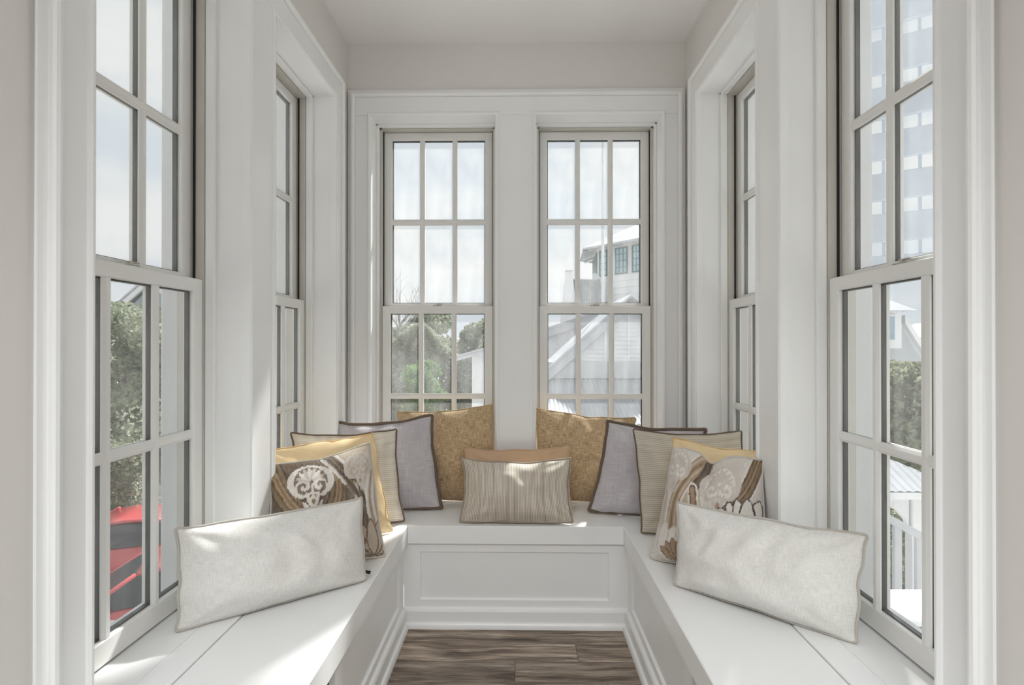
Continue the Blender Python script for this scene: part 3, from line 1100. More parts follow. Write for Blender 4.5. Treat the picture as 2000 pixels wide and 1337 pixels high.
def pillow(label, corners, T, mat, cord_mat, cord_r, group, seed, n=40, kx=0.07, kt=0.10, kb=0.03, chop=0.0, chop_at=0.0, wr=0.006,
           ikat=None, back_mat=None, uvrot=0.0, bow=0.0, extra=None, fold=None, ear=0.0):
    BL, BR, TR, TL = [Vector(c) for c in corners]
    base = (BL + BR) / 2
    org = Vector((base.x, base.y, SEAT))
    t = empty('throw_pillow', org)
    tag(t, label, 'pillow', group)
    W = ((BR - BL).length + (TR - TL).length) / 2
    H = ((TL - BL).length + (TR - BR).length) / 2
    nrm = ((BR - BL) + (TR - TL)).cross((TL - BL) + (TR - BR)).normalized()
    a = np.linspace(-1, 1, n + 1)
    g1 = np.sin(a * pi / 2) * 0.75 + a * 0.25

    def edge(s, t_):
        kk = kt if t_ > 0 else kb
        ss = s * (1 - kx * (1 - t_ * t_))
        tt = t_ * (1 - kk * (1 - s * s))
        if chop:
            tt -= chop * math.exp(-((s - chop_at) / 0.22) ** 2) * max(0, (t_ + 1) / 2) ** 2.2
        return ss, tt

    def P(s, t_):
        ss, tt = edge(s, t_)
        x, y = (ss + 1) / 2, (tt + 1) / 2
        p = BL * (1 - x) * (1 - y) + BR * x * (1 - y) + TR * x * y + TL * (1 - x) * y
        # the seam wanders a little
        edge_k = max(abs(s), abs(t_)) ** 3
        wob = noise.noise(Vector((ss * 2.2 + seed, tt * 2.2 - seed, 3.3))) * wr * 0.6 * edge_k
        up = (TL - BL).normalized() if abs(t_) > abs(s) else (BR - BL).normalized()
        return p + up * wob

    def thick(s, t_, side):
        e = ((1 - abs(s) ** 2.1) * (1 - abs(t_) ** 2.1))
        h = T / 2 * max(e, 0) ** 0.62 * (1 + 0.18 * (-t_))
        # wrinkles running in from the corners, and slow unevenness
        d = 0.0
        for (cs, ct, pz) in ((-1, -1, 0.3), (1, -1, 1.7), (1, 1, 2.9), (-1, 1, 4.4)):
            dx, dy = (s - cs), (t_ - ct)
            r = math.hypot(dx, dy)
            th = math.atan2(dy, dx)
            d += math.sin(th * 8 + pz + seed) * math.exp(-((r - 0.40) / 0.28) ** 2)
        d2 = noise.noise(Vector((s * 1.8 + seed * 3.1, t_ * 1.8, side * 2.0)))
        d3 = noise.noise(Vector((s * 5 + seed, t_ * 1.6 + seed * 2, side * 5.0)))
        m = max(e, 0) ** 0.7
        h += (d * wr * 0.8 + d2 * wr * 1.8 + d3 * wr * 1.0) * m
        if fold:
            for (fs, ft, fa, fl_, fw, fd) in fold:
                ca, sa = math.cos(fa), math.sin(fa)
                du = (s - fs) * ca + (t_ - ft) * sa
                dv = -(s - fs) * sa + (t_ - ft) * ca
                h += fd * math.exp(-(du / fl_) ** 2) * (math.exp(-(dv / fw) ** 2) - 0.8 * math.exp(-((dv - 1.6 * fw) / fw) ** 2)) * m
        if chop:
            h -= 0.028 * math.exp(-((s - chop_at) / 0.13) ** 2) * max(0, t_ + 0.15) * m
        return h
    zmin = SEAT + 0.0055

    def clampz(p):
        if p.z < zmin:
            p = Vector((p.x, p.y, zmin + 0.0))
        return p
    sides = (1, -1)
    grids = {}
    for sd_ in sides:
        vv = []
        for j in range(n + 1):
            for i in range(n + 1):
                s, t_ = g1[i], g1[j]
                p = P(s, t_) + nrm * (sd_ * thick(s, t_, sd_))
                vv.append(clampz(p) - org)
        grids[sd_] = vv

    def gridmesh(name, which):
        me = bpy.data.meshes.new(name)
        V_, F_, UVs = [], [], []
        N1 = n + 1
        for sd_ in which:
            o = len(V_)
            V_ += [tuple(p) for p in grids[sd_]]
            for j in range(n):
                for i in range(n):
                    q = (o + j * N1 + i, o + j * N1 + i + 1, o + (j + 1) * N1 + i + 1, o + (j + 1) * N1 + i)
                    F_.append(q if sd_ == 1 else q[::-1])
        me.from_pydata(V_, [], F_)
        uv = me.uv_layers.new(name='UVMap')
        cu, su = math.cos(uvrot), math.sin(uvrot)
        idx = np.empty(len(me.loops), dtype=np.int32)
        me.loops.foreach_get('vertex_index', idx)
        k = idx % (N1 * N1)
        uu = g1[k % N1] * W / 2
        vv_ = g1[k // N1] * H / 2
        out = np.empty((len(idx), 2))
        out[:, 0] = uu * cu - vv_ * su + seed * 0.37
        out[:, 1] = uu * su + vv_ * cu + seed * 0.19
        uv.data.foreach_set('uv', out.ravel())
        me.update()
        return me
    if ikat is not None:
        me = gridmesh('front_panel', (1,))
        UU, VV = np.meshgrid(g1, g1)
        c = ikat_colors(UU, VV, seed, ikat)
        ca = me.color_attributes.new('print', 'FLOAT_COLOR', 'POINT')
        rgba = np.ones((len(me.vertices), 4))
        rgba[:, :3] = c.reshape(-1, 3)
        ca.data.foreach_set('color', rgba.ravel())
        mkobj('front_panel', me, M['ikat'], t, True)
        mkobj('back_panel', gridmesh('back_panel', (-1,)), back_mat, t, True)
    else:
        mkobj('cover', gridmesh('cover', (1, -1)), mat, t, True)
    # piping follows the seam
    loop = []
    m = 44
    ring = [(-1 + 2 * k / m, -1) for k in range(m)] + [(1, -1 + 2 * k / m) for k in range(m)] + \
           [(1 - 2 * k / m, 1) for k in range(m)] + [(-1, 1 - 2 * k / m) for k in range(m)]
    cen = (BL + BR + TR + TL) / 4
    for k, (s, t_) in enumerate(ring):
        p = P(s, t_)
        wob = noise.noise(Vector((k * 0.23, seed * 5.0, 1.0))) * wr * 0.5
        p = p + (p - cen).normalized() * cord_r * 0.6 + nrm * wob
        if p.z < SEAT + cord_r + 0.005:
            p.z = SEAT + cord_r + 0.005
        loop.append(p - org)
    # round the four corners a little
    L2 = []
    for k in range(len(loop)):
        L2.append((loop[k - 1] + loop[k] * 2 + loop[(k + 1) % len(loop)]) / 4)
    MB().tube(L2, cord_r, 8, closed=True).build('piping', cord_mat, t, True)
    if extra == 'tag':
        p = P(1, -0.72) - org - (BR - BL).normalized() * 0.004
        d = (BR - BL).normalized()
        up = Vector((0, 0, 1))
        b = MB()
        q0 = p + up * 0.0
        A = [q0 - d * 0.006, q0 + d * 0.030 - up * 0.016, q0 + d * 0.026 - up * 0.026, q0 - d * 0.010 - up * 0.010]
        for z in (0.0015, -0.0015):
            A = A + [x + nrm * z for x in A[:4]]
        b.add(A[4:], [(0, 1, 2, 3), (7, 6, 5, 4), (0, 4, 5, 1), (1, 5, 6, 2), (2, 6, 7, 3), (3, 7, 4, 0)])
        b.build('fabric_tag', M['black_tag'], t)['label'] = 'small black fabric tag'
    return t


S_ = SEAT
ZB = SEAT + 0.007
GP = 'throw pillows on the window bench'

pillow('white linen lumbar pillow on the left bench, nearest the camera', [PZ(345, 1233, ZB), PZ(714, 1132, ZB), PX(708, 969, 1.885), PX(345, 1030, 1.555)],
       0.20, M['linen'], M['linen_cord'], 0.0042, GP, 1.3, n=64, kx=0.035, kt=0.10, kb=0.03, wr=0.0121, extra='tag',
       fold=[(0.12, 0.42, -1.15, 0.42, 0.08, 0.010), (-0.60, 0.35, 0.9, 0.25, 0.12, -0.008), (-0.1, 0.7, -1.3, 0.3, 0.05, 0.004)])
pillow('brown ikat print pillow leaning on the left post behind the white lumbar', [Vector((-0.875, 1.835, ZB)), PZ(753, 1085, ZB), PX(724, 864, 2.135), PX(525, 909, 1.93)],
       0.20, None, M['ivory_cord'], 0.0035, GP, 2.1, n=190, kx=0.06, kt=0.07, kb=0.03, wr=0.0108, ikat=False, back_mat=M['ikat_back'], chop=0.03, chop_at=-0.05)
pillow('pale gold satin pillow second from the left post', [Vector((-0.975, 2.05, ZB)), PZ(767, 1037, ZB), PX(730, 843, 2.365), PX(510, 877, 2.15)],
       0.10, M['gold'], M['gold_dark'], 0.002, GP, 3.7, kx=0.05, kt=0.07, wr=0.0175)
pillow('ivory ribbed pillow with dark cord between the gold and lavender pillows on the left', [Vector((-0.98, 2.30, ZB)), PZ(789, 1018, ZB), PX(775, 837, 2.485), PX(567, 845, 2.40)],
       0.10, M['ivory'], M['dark_trim'], 0.0042, GP, 4.2, kx=0.07, kt=0.12, wr=0.0135)
pillow('lavender grey linen pillow with dark taupe trim in the left corner', [Vector((-0.86, 2.565, ZB)), PZ(863, 993, ZB), PX(843, 811, 2.70), PX(650, 824, 2.63)],
       0.16, M['lavender'], M['dark_trim'], 0.0085, GP, 5.9, kx=0.07, kt=0.13, wr=0.0121)
pillow('brown basketweave pillow against the left back window', [PX(790, 977, 2.755), PX(968, 980, 2.735), PX(962, 789, 2.815), PX(776, 802, 2.86)],
       0.17, M['burlap'], M['burlap'], 0.003, GP, 6.4, kx=0.05, kt=0.08, wr=0.0135, chop=0.03, chop_at=-0.2)
pillow('brown basketweave pillow against the right back window', [PX(1052, 980, 2.735), PX(1225, 978, 2.745), PX(1242, 816, 2.86), PX(1045, 796, 2.815)],
       0.17, M['burlap'], M['burlap'], 0.003, GP, 7.8, kx=0.05, kt=0.08, wr=0.0135, chop=0.04, chop_at=0.1,
       fold=[(0.0, -0.08, 0.05, 0.7, 0.05, -0.012)])
pillow('tan suede lumbar pillow behind the striped one at the centre', [PZ(908, 998, ZB), PZ(1117, 998, ZB), PX(1112, 870, 2.70), PX(908, 875, 2.70)],
       0.08, M['tan'], M['tan'], 0.003, GP, 8.6, kx=0.05, kt=0.12, wr=0.0121)
pillow('cream and taupe striped lumbar pillow at the centre of the back bench', [PZ(898, 1019, ZB), PZ(1119, 1021, ZB), PX(1115, 893, 2.535), PX(902, 894, 2.535)],
       0.16, M['cream_v'], M['cream_cord'], 0.0048, GP, 9.5, n=52, kx=0.085, kt=0.19, kb=0.02, wr=0.0135)
pillow('lavender grey linen pillow with dark taupe trim in the right corner', [PZ(1151, 999, ZB), Vector((0.80, 2.47, ZB)), PX(1379, 838, 2.51), PX(1188, 821, 2.64)],
       0.15, M['lavender'], M['dark_trim'], 0.0085, GP, 10.2, kx=0.08, kt=0.13, wr=0.0121)
pillow('cream fine ribbed pillow with dark cord between the lavender and gold pillows on the right', [PZ(1252, 1041, ZB), Vector((0.94, 2.22, ZB)), PX(1449, 841, 2.32), PX(1235, 838, 2.39)],
       0.11, M['cream_h'], M['dark_trim'], 0.0036, GP, 11.4, kx=0.06, kt=0.10, wr=0.0121)
pillow('pale gold satin pillow second from the right post', [Vector((0.57, 2.15, ZB)), Vector((0.93, 2.00, ZB)), PX(1492, 882, 2.08), PX(1318, 852, 2.215)],
       0.09, M['gold'], M['gold_dark'], 0.002, GP, 12.7, kx=0.05, kt=0.08, wr=0.0189)
pillow('beige ikat print pillow with a chopped top leaning on the right post', [PZ(1270, 1089, ZB), Vector((0.825, 1.79, ZB)), PX(1491, 898, 1.89), PX(1317, 874, 2.05)],
       0.20, None, M['ivory_cord'], 0.0035, GP, 13.1, n=190, kx=0.05, kt=0.03, kb=0.03, wr=0.0121, ikat=True, back_mat=M['ikat_back'], chop=0.14, chop_at=-0.08)
pillow('white linen lumbar pillow on the right bench, nearest the camera', [PZ(1318, 1141, ZB), PZ(1674, 1257, ZB), PX(1694, 1045, 1.505), PX(1323, 980, 1.85)],
       0.20, M['linen'], M['linen_cord'], 0.0042, GP, 14.9, n=64, kx=0.04, kt=0.07, kb=0.03, wr=0.0121,
       fold=[(-0.45, 0.35, 1.35, 0.45, 0.07, 0.011), (-0.05, 0.45, 1.25, 0.40, 0.09, 0.009), (0.28, 0.5, 1.2, 0.35, 0.08, 0.006)])

# ------------------------------------------------------------------ outdoors
gd = MB().box(-160, 160, -60, 220, GROUND - 0.5, GROUND).build('ground', M['sand'])
struct(gd, 'white sandy ground outside far below the windows', 'ground')
rd = MB().box(-30, -2.6, 5.4, 11.6, GROUND, GROUND + 0.02).build('road', M['asphalt'])
struct(rd, 'grey asphalt parking lane under the red cars', 'road')


def leaves(b_pts, size, name, mat, parent):
    """one mesh of small quads, random orientation"""
    k = len(b_pts)
    a = rng.normal(size=(k, 3))
    a /= np.linalg.norm(a, axis=1)[:, None]
    r = rng.normal(size=(k, 3))
    c = np.cross(a, r)
    c /= np.linalg.norm(c, axis=1)[:, None]
    s = size * rng.uniform(0.6, 1.3, size=(k, 1))
    A = a * s
    C = c * s * 0.55
    V_ = np.concatenate([b_pts - A, b_pts + C, b_pts + A, b_pts - C], axis=1).reshape(-1, 3)
    me = bpy.data.meshes.new(name)
    me.vertices.add(len(V_))
    me.vertices.foreach_set('co', V_.ravel())
    me.loops.add(4 * k)
    me.loops.foreach_set('vertex_index', np.arange(4 * k, dtype=np.int32))
    me.polygons.add(k)
    me.polygons.foreach_set('loop_start', np.arange(0, 4 * k, 4, dtype=np.int32))
    me.update(calc_edges=True)
    o = mkobj(name, me, mat, parent)
    return o


def tree(label, x, y, top, rad, mat, count=5000, size=0.07, base=None, bare=False, group=None, name='tree'):
    """top = world height of the crown's top; rad = crown radius"""
    t = empty(name, (x, y, GROUND))
    tag(t, label, 'tree', group)
    h = top - GROUND
    R = random.Random(int(abs(x * 31 + y * 17) * 10))
    tr = MB()
    tr.tube([(0, 0, 0), (0.08, 0.04, h * 0.25), (-0.05, 0.06, h * 0.5), (0.03, 0, h * 0.72)], [0.16, 0.12, 0.09, 0.05], 8)
    tr.build('trunk', M['bark'], t, True)
    for k in range(7):
        a = k * 2.4 + R.random()
        z0 = h * (0.25 + 0.06 * k)
        L = rad * (0.9 - 0.06 * k)
        br = MB()
        br.tube([(0, 0, z0), (math.cos(a) * L * 0.5, math.sin(a) * L * 0.5, z0 + L * 0.35), (math.cos(a) * L, math.sin(a) * L, z0 + L * 0.75)], [0.06, 0.035, 0.012], 6)
        br.build('branch', M['bark'], t, True)
    zb = 0.12 * h if base is None else base - GROUND
    pts = []
    nb = 26
    for k in range(nb):
        a = R.uniform(0, 2 * pi)
        f = (k + 0.5) / nb
        zz = zb + (h - zb) * f
        env = rad * (0.55 + 0.45 * math.sin(pi * min(1, 0.15 + f * 0.9)))
        q = env * math.sqrt(R.random()) * 0.72
        c = np.array([math.cos(a) * q, math.sin(a) * q, min(zz, h - 0.25)])
        rr = rad * R.uniform(0.22, 0.42)
        m = count // nb
        d = rng.normal(size=(m, 3))
        d /= np.linalg.norm(d, axis=1)[:, None]
        d *= (rng.uniform(0.35, 1.0, size=(m, 1)) ** 0.5) * rr * np.array([1, 1, 0.75])
        pts.append(c + d)
    P_ = np.concatenate(pts)
    P_[:, 2] = np.minimum(P_[:, 2], h + 0.1)
    leaves(P_, size, 'foliage', mat, t)['kind'] = 'stuff'
    return t


TG = 'trees seen through the windows'
# through the left windows
tree('broad grey green tree filling the near left window', -11.6, 15.4, 2.25, 3.1, M['leaf_grey'], 26000, 0.085, group=TG)
tree('olive tree deeper in the left window behind the broad one', -17.0, 22.0, 2.8, 3.2, M['leaf_olive'], 12000, 0.1, group=TG)
tree('pale tree beyond the far left window', -9.3, 22.5, 1.9, 2.3, M['leaf_grey'], 9000, 0.09, group=TG)
# through the left back window
tree('pale grey green tree on the left in the left back window', -5.5, 19.5, 2.0, 2.1, M['leaf_grey'], 20000, 0.085, group=TG)
tree('fresh green tree low in the middle of the left back window', -2.75, 15.2, 0.75, 1.15, M['leaf_green'], 14000, 0.06, group=TG)
tree('tall grey tree behind the fresh green one', -4.2, 24.0, 2.6, 2.2, M['leaf_grey'], 20000, 0.09, group=TG)
tree('olive tree beside the white cottage eave in the left back window', -1.7, 20.5, 2.2, 1.5, M['leaf_grey'], 16000, 0.08, group=TG)
# through the near right window
tree('grey olive tree beyond the pavilion in the near right window', 8.9, 12.4, 0.75, 2.0, M['leaf_olive'], 20000, 0.075, group=TG)
tree('smaller olive tree at the right edge beyond the pavilion', 11.6, 13.6, 0.4, 1.7, M['leaf_olive'], 10000, 0.065, group=TG)
tree('dark shrubby tree behind the sloping handrail', 6.9, 8.6, -1.2, 1.5, M['leaf_olive'], 9000, 0.06, group=TG)


def hedge(label, x0, x1, y0, y1, h, mat, cnt):
    t = empty('hedge', ((x0 + x1) / 2, (y0 + y1) / 2, GROUND))
    tag(t, label, 'hedge')
    p = np.stack([rng.uniform(x0, x1, cnt) - (x0 + x1) / 2, rng.uniform(y0, y1, cnt) - (y0 + y1) / 2, rng.uniform(0, 1, cnt) ** 0.7 * h], axis=1)
    p[:, 2] *= 0.92 + 0.10 * np.sin(p[:, 0] * 2.2) * np.cos(p[:, 1] * 1.7)
    leaves(p, 0.06, 'foliage', mat, t)['kind'] = 'stuff'


hedge('tall grey green hedge at the foot of the trees in the left back window', -7.0, -0.9, 16.7, 17.2, 5.3, M['leaf_grey'], 60000)
hedge('low clipped grey green hedge behind the red cars', -14.0, -8.6, 11.8, 12.4, 2.9, M['leaf_grey'], 24000)


def bare_tree(label, x, y, top):
    t = empty('bare_tree', (x, y, GROUND))
    tag(t, label, 'tree')
    h = top - GROUND
    b = MB()
    b.tube([(0, 0, 0), (0, 0.02, h * 0.7)], [0.07, 0.035], 6)
    b.build('trunk', M['twig'], t, True)
    R = random.Random(5)
    for k in range(16):
        a = R.uniform(0, 2 * pi)
        z0 = h * R.uniform(0.62, 0.74)
        L = R.uniform(0.5, 1.0)
        z1 = min(h, z0 + R.uniform(0.8, 2.0))
        p0 = Vector((0, 0, z0))
        p2 = Vector((math.cos(a) * L, math.sin(a) * L, z1))
        p1 = (p0 + p2) / 2 + Vector((math.cos(a) * 0.15, math.sin(a) * 0.15, -0.1))
        q = MB()
        q.tube([p0, p1, p2], [0.018, 0.012, 0.005], 5)
        for m in range(4):
            f = R.uniform(0.4, 0.9)
            s0 = p0.lerp(p2, f)
            q.tube([s0, s0 + Vector((R.uniform(-.25, .25), R.uniform(-.25, .25), R.uniform(.2, .5)))], [0.008, 0.003], 4)
        q.build('branch', M['twig'], t, True)


bare_tree('bare pale twiggy tree at the left edge of the left back window', -4.1, 18.0, 3.9)


# ---- cars
def car(label, loc, rz):
    t = empty('car', loc, rz)
    tag(t, label, 'car', 'red cars parked below the left window')
    st = [(-2.15, 0.60, 0.42, 0.62), (-2.0, 0.80, 0.28, 0.84), (-1.4, 0.88, 0.22, 0.92), (-0.5, 0.90, 0.20, 0.93), (0.5, 0.90, 0.20, 0.93), (1.1, 0.88, 0.22, 0.90),
          (1.7, 0.84, 0.26, 0.80), (2.05, 0.72, 0.32, 0.68), (2.15, 0.55, 0.40, 0.58)]
    b = MB()
    rings = []
    for (x, w, z0, z1) in st:
        m = (z0 + z1) / 2
        ring = [(x, -w * 0.85, z0), (x, -w, z0 + 0.08), (x, -w, m + 0.06), (x, -w * 0.93, z1 - 0.05), (x, -w * 0.75, z1), (x, 0, z1 + 0.03),
                (x, w * 0.75, z1), (x, w * 0.93, z1 - 0.05), (x, w, m + 0.06), (x, w, z0 + 0.08), (x, w * 0.85, z0)]
        rings.append(ring)
    K = len(rings[0])
    vs_ = [p for r in rings for p in r]
    fs_ = []
    for i in range(len(rings) - 1):
        for k in range(K):
            k2 = (k + 1) % K
            fs_.append((i * K + k, (i + 1) * K + k, (i + 1) * K + k2, i * K + k2))
    fs_.append(tuple(range(K)))
    fs_.append(tuple((len(rings) - 1) * K + k for k in range(K))[::-1])
    b.add(vs_, fs_)
    body = b.build('body', M['car_red'], t, True)
    # cabin: pillars and roof
    gs = [(-1.55, 0.74, 0.92), (-0.75, 0.62, 1.33), (0.0, 0.60, 1.40), (0.45, 0.62, 1.34), (1.05, 0.74, 0.92)]
    r = MB()
    up = [(-0.80, 0.60, 1.33), (-0.4, 0.60, 1.385), (0.0, 0.60, 1.40), (0.42, 0.60, 1.36)]
    vs_ = []
    for (x, w, z) in up:
        vs_ += [(x, -w, z - 0.03), (x, -w * 0.8, z), (x, 0, z + 0.02), (x, w * 0.8, z), (x, w, z - 0.03), (x, w * 0.95, z - 0.06), (x, -w * 0.95, z - 0.06)]
    fs_ = []
    for i in range(len(up) - 1):
        for k in range(7):
            k2 = (k + 1) % 7
            fs_.append((i * 7 + k, (i + 1) * 7 + k, (i + 1) * 7 + k2, i * 7 + k2))
    fs_ += [tuple(range(7)), tuple(21 + k for k in range(7))[::-1]]
    r.add(vs_, fs_)
    r.build('roof', M['car_red'], t, True)
    for sy in (-1, 1):
        for (pa, pb, pr) in (((1.08, sy * 0.72, 0.92), (0.42, sy * 0.58, 1.34), 0.035), ((-0.45, sy * 0.745, 0.93), (-0.42, sy * 0.60, 1.36), 0.03),
                             ((-1.5, sy * 0.70, 0.93), (-0.80, sy * 0.58, 1.31), 0.05)):
            MB().tube([pa, pb], pr, 6).build('pillar', M['car_red'], t, True)
        g = MB()
        g.add([(0.98, sy * 0.735, 0.93), (0.42, sy * 0.605, 1.33), (-0.80, sy * 0.605, 1.31), (-1.45, sy * 0.72, 0.93),
               (0.98, sy * 0.70, 0.93), (0.42, sy * 0.57, 1.33), (-0.80, sy * 0.57, 1.31), (-1.45, sy * 0.69, 0.93)],
              [(0, 1, 2, 3), (7, 6, 5, 4), (0, 4, 5, 1), (1, 5, 6, 2), (2, 6, 7, 3), (3, 7, 4, 0)])
        g.build('side_window', M['car_glass'], t)
        mi = MB()
        mi.bbox(0.72, 0.86, sy * 0.86, sy * 1.02, 0.93, 1.06, 0.03)
        mi.bbox(0.76, 0.82, sy * 0.78, sy * 0.88, 0.95, 0.99, 0.01)
        mi.build('mirror', M['car_red'], t)
        hl = MB()
        hl.bbox(1.78, 2.10, sy * 0.46, sy * 0.76, 0.58, 0.70, 0.04)
        hl.build('headlight', M['chrome'], t)
        for wx in (-1.3, 1.32):
            wh = MB()
            wh.tube([(wx, sy * 0.70, 0.32), (wx, sy * 0.905, 0.32)], 0.32, 20)
            o = wh.build('wheel', M['tyre'], t)
            h = MB()
            h.tube([(wx, sy * 0.90, 0.32), (wx, sy * 0.915, 0.32)], 0.20, 12)
            h.build('hubcap', M['chrome'], o)
    g = MB()
    g.add([(1.10, -0.66, 0.93), (1.10, 0.66, 0.93), (0.44, 0.55, 1.35), (0.44, -0.55, 1.35), (1.06, -0.66, 0.92), (1.06, 0.66, 0.92), (0.40, 0.55, 1.34), (0.40, -0.55, 1.34)],
          [(0, 1, 2, 3), (7, 6, 5, 4), (0, 4, 5, 1), (1, 5, 6, 2), (2, 6, 7, 3), (3, 7, 4, 0)])
    g.build('windscreen', M['car_glass'], t)
    g = MB()
    g.add([(-1.56, -0.64, 0.93), (-1.56, 0.64, 0.93), (-0.80, 0.54, 1.32), (-0.80, -0.54, 1.32), (-1.52, -0.64, 0.92), (-1.52, 0.64, 0.92), (-0.76, 0.54, 1.31), (-0.76, -0.54, 1.31)],
          [(3, 2, 1, 0), (4, 5, 6, 7), (1, 5, 4, 0), (2, 6, 5, 1), (3, 7, 6, 2), (0, 4, 7, 3)])
    g.build('rear_window', M['car_glass'], t)
    return t


car('red car nearest the left window with its mirror and side glass showing', (-5.5, 8.45, GROUND), math.radians(204))
car('second red car parked further back behind the nearest one', (-7.7, 10.5, GROUND), math.radians(199))


# ---- houses
def boards(parent, name, mat, y, z0, z1, step, xa, xb, depth=0.034):
    """horizontal lapped boards on a wall facing -y; xa, xb give the ends at height z"""
    z = z0
    while z < z1 - 1e-6:
        zt = min(z + step, z1)
        a0, b0, a1, b1 = xa(z), xb(z), xa(zt), xb(zt)
        if b1 - a1 > 0.02:
            b = MB()
            b.add([(a0, y - depth, z), (b0, y - depth, z), (b1, y - 0.004, zt), (a1, y - 0.004, zt),
                   (a0, y, z), (b0, y, z), (b1, y, zt), (a1, y, zt)],
                  [(0, 1, 2, 3), (7, 6, 5, 4), (0, 4, 5, 1), (1, 5, 6, 2), (2, 6, 7, 3), (3, 7, 4, 0)])
            b.build(name, mat, parent)
        z = zt


def corrugated(b, p0, pu, pd, W, L0, pitch, amp, clip=None):
    """sheet from eave point p0, along unit pu for W, up the slope by unit pd for L0; clip(u) -> slope length"""
    nu = int(W / pitch * 6)
    p0, pu, pd = Vector(p0), Vector(pu).normalized(), Vector(pd).normalized()
    nn = pu.cross(pd).normalized()
    if nn.z < 0:
        nn = -nn
    base = len(b.v)
    vs_, fs_ = [], []
    for i in range(nu + 1):
        u = W * i / nu
        L = L0 if clip is None else clip(u)
        a = amp * math.cos(2 * pi * u / pitch)
        vs_.append(p0 + pu * u + nn * a)
        vs_.append(p0 + pu * u + pd * max(L, 0.001) + nn * a)
    for i in range(nu):
        fs_.append((2 * i, 2 * i + 2, 2 * i + 3, 2 * i + 1))
    b.add(vs_, fs_)


# the cottage straight behind: gabled front, lower porch roof
ct = empty('cottage', (2.3, 12.0, GROUND))
tag(ct, 'white clapboard cottage with a gable and metal porch roof behind the right back window', 'house')
o_ = Vector((2.3, 12.0, GROUND))


def CW(px, py, y):
    return PX(px, py, y) - o_


pk = CW(1229, 584, 12.0)
gl = CW(1080, 715, 12.0)
slope = (pk.z - gl.z) / (pk.x - gl.x)
zb = CW(1200, 706, 12.0).z
hw = (pk.z - zb) / slope
m = MB()
m.prism([(pk.x - hw, zb), (pk.x + hw, zb), (pk.x, pk.z)], 'y', 0.0, 2.2)
m.build('gable_core', M['ext_white'], ct)
boards(ct, 'siding_board', M['ext_white'], -0.004, zb, pk.z - 0.05, 0.095, lambda z: pk.x - (pk.z - z) / slope, lambda z: pk.x + (pk.z - z) / slope)
for xo in (-0.55, 0.0 - 0.02, 0.55):
    h = pk.z - abs(xo) * slope - 0.12
    MB().bbox(pk.x + xo - 0.022, pk.x + xo + 0.022, -0.04, -0.02, zb, h, 0.004).build('batten', M['ext_white'], ct)
for sg in (-1, 1):
    ex = pk.x + sg * (hw + 0.35)
    ez = pk.z - (hw + 0.35) * slope
    nx, nz = sg * slope, 1.0
    k = math.hypot(nx, nz)
    nx, nz = nx / k, nz / k
    m = MB()
    m.prism([(pk.x, pk.z + 0.04), (ex, ez + 0.04), (ex - nx * 0.16 * 1, ez - nz * 0.16), (pk.x, pk.z - 0.19)], 'y', -0.22, -0.16)
    m.build('rake_board', M['ext_trim'], ct)
    m = MB()
    m.prism([(pk.x, pk.z + 0.10), (ex, ez + 0.10), (ex, ez + 0.04), (pk.x, pk.z + 0.04)], 'y', -0.28, 2.2)
    m.build('roof_slope', M['roof_metal'], ct)
m = MB()
m.prism([(pk.x, pk.z - 0.02), (pk.x + 0.13, pk.z - 0.16), (pk.x - 0.13, pk.z - 0.16)], 'y', -0.32, -0.26)
m.build('gable_ornament', M['ext_dark'], ct)
# pent band below the gable and the corrugated porch roof
zc = CW(1160, 738, 12.0).z
MB().box(CW(1010, 700, 12).x, pk.x + hw + 0.6, -0.12, 0.0, zc, zb).build('frieze_band', M['ext_trim'], ct)
MB().box(CW(1010, 700, 12).x, pk.x + hw + 0.6, 0.0, 2.2, 0, zb).build('wall_core', M['ext_white'], ct)
m = MB()
x0 = CW(1010, 740, 12).x
W_ = pk.x + hw + 0.6 - x0
run, drop = 2.3, 0.68
corrugated(m, (x0, -0.05 - run, zc - drop), (1, 0, 0), (0, run, drop), W_, math.hypot(run, drop), 0.085, 0.010)
m.build('porch_roof', M['roof_metal'], ct, True)
for xo in (0.1, 1.6, 3.1, W_ - 0.2):
    MB().bbox(x0 + xo - 0.06, x0 + xo + 0.06, -run, -run + 0.12, 0, zc - drop - 0.02, 0.01).build('porch_post', M['ext_white'], ct)
MB().box(x0, x0 + W_, -run - 0.02, -run + 0.14, zc - drop - 0.17, zc - drop - 0.015).build('porch_beam', M['ext_white'], ct)

# the wing behind with its own long rake
wg = empty('cottage_wing', (0.9, 15.2, GROUND))
tag(wg, 'pale clapboard wing with a long grey rake just left of the cottage gable', 'house')
o_ = Vector((0.9, 15.2, GROUND))
a0, a1 = CW(1040, 657, 15.2), CW(1240, 590, 15.2)
s2 = (a1.z - a0.z) / (a1.x - a0.x)
m = MB()
m.prism([(a0.x, 0), (a1.x, 0), (a1.x, a1.z), (a0.x, a0.z)], 'y', 0, 4)
m.build('wall_core', M['ext_white'], wg)
zz0 = CW(1100, 735, 15.2).z
boards(wg, 'siding_board', M['ext_white'], -0.004, zz0, a1.z - 0.3, 0.26,
       lambda z: a0.x if z < a0.z else a0.x + (z - a0.z) / s2, lambda z: a1.x)
m = MB()
m.prism([(a0.x - 0.3, a0.z - 0.3 * s2 + 0.06), (a1.x, a1.z + 0.06), (a1.x, a1.z - 0.16), (a0.x - 0.3, a0.z - 0.3 * s2 - 0.16)], 'y', -0.3, -0.2)
m.build('rake_board', M['ext_trim'], wg)
m = MB()
m.prism([(a0.x - 0.3, a0.z - 0.3 * s2 + 0.12), (a1.x, a1.z + 0.12), (a1.x, a1.z + 0.06), (a0.x - 0.3, a0.z - 0.3 * s2 + 0.06)], 'y', -0.35, 4)
m.build('roof_slope', M['shingle'], wg)

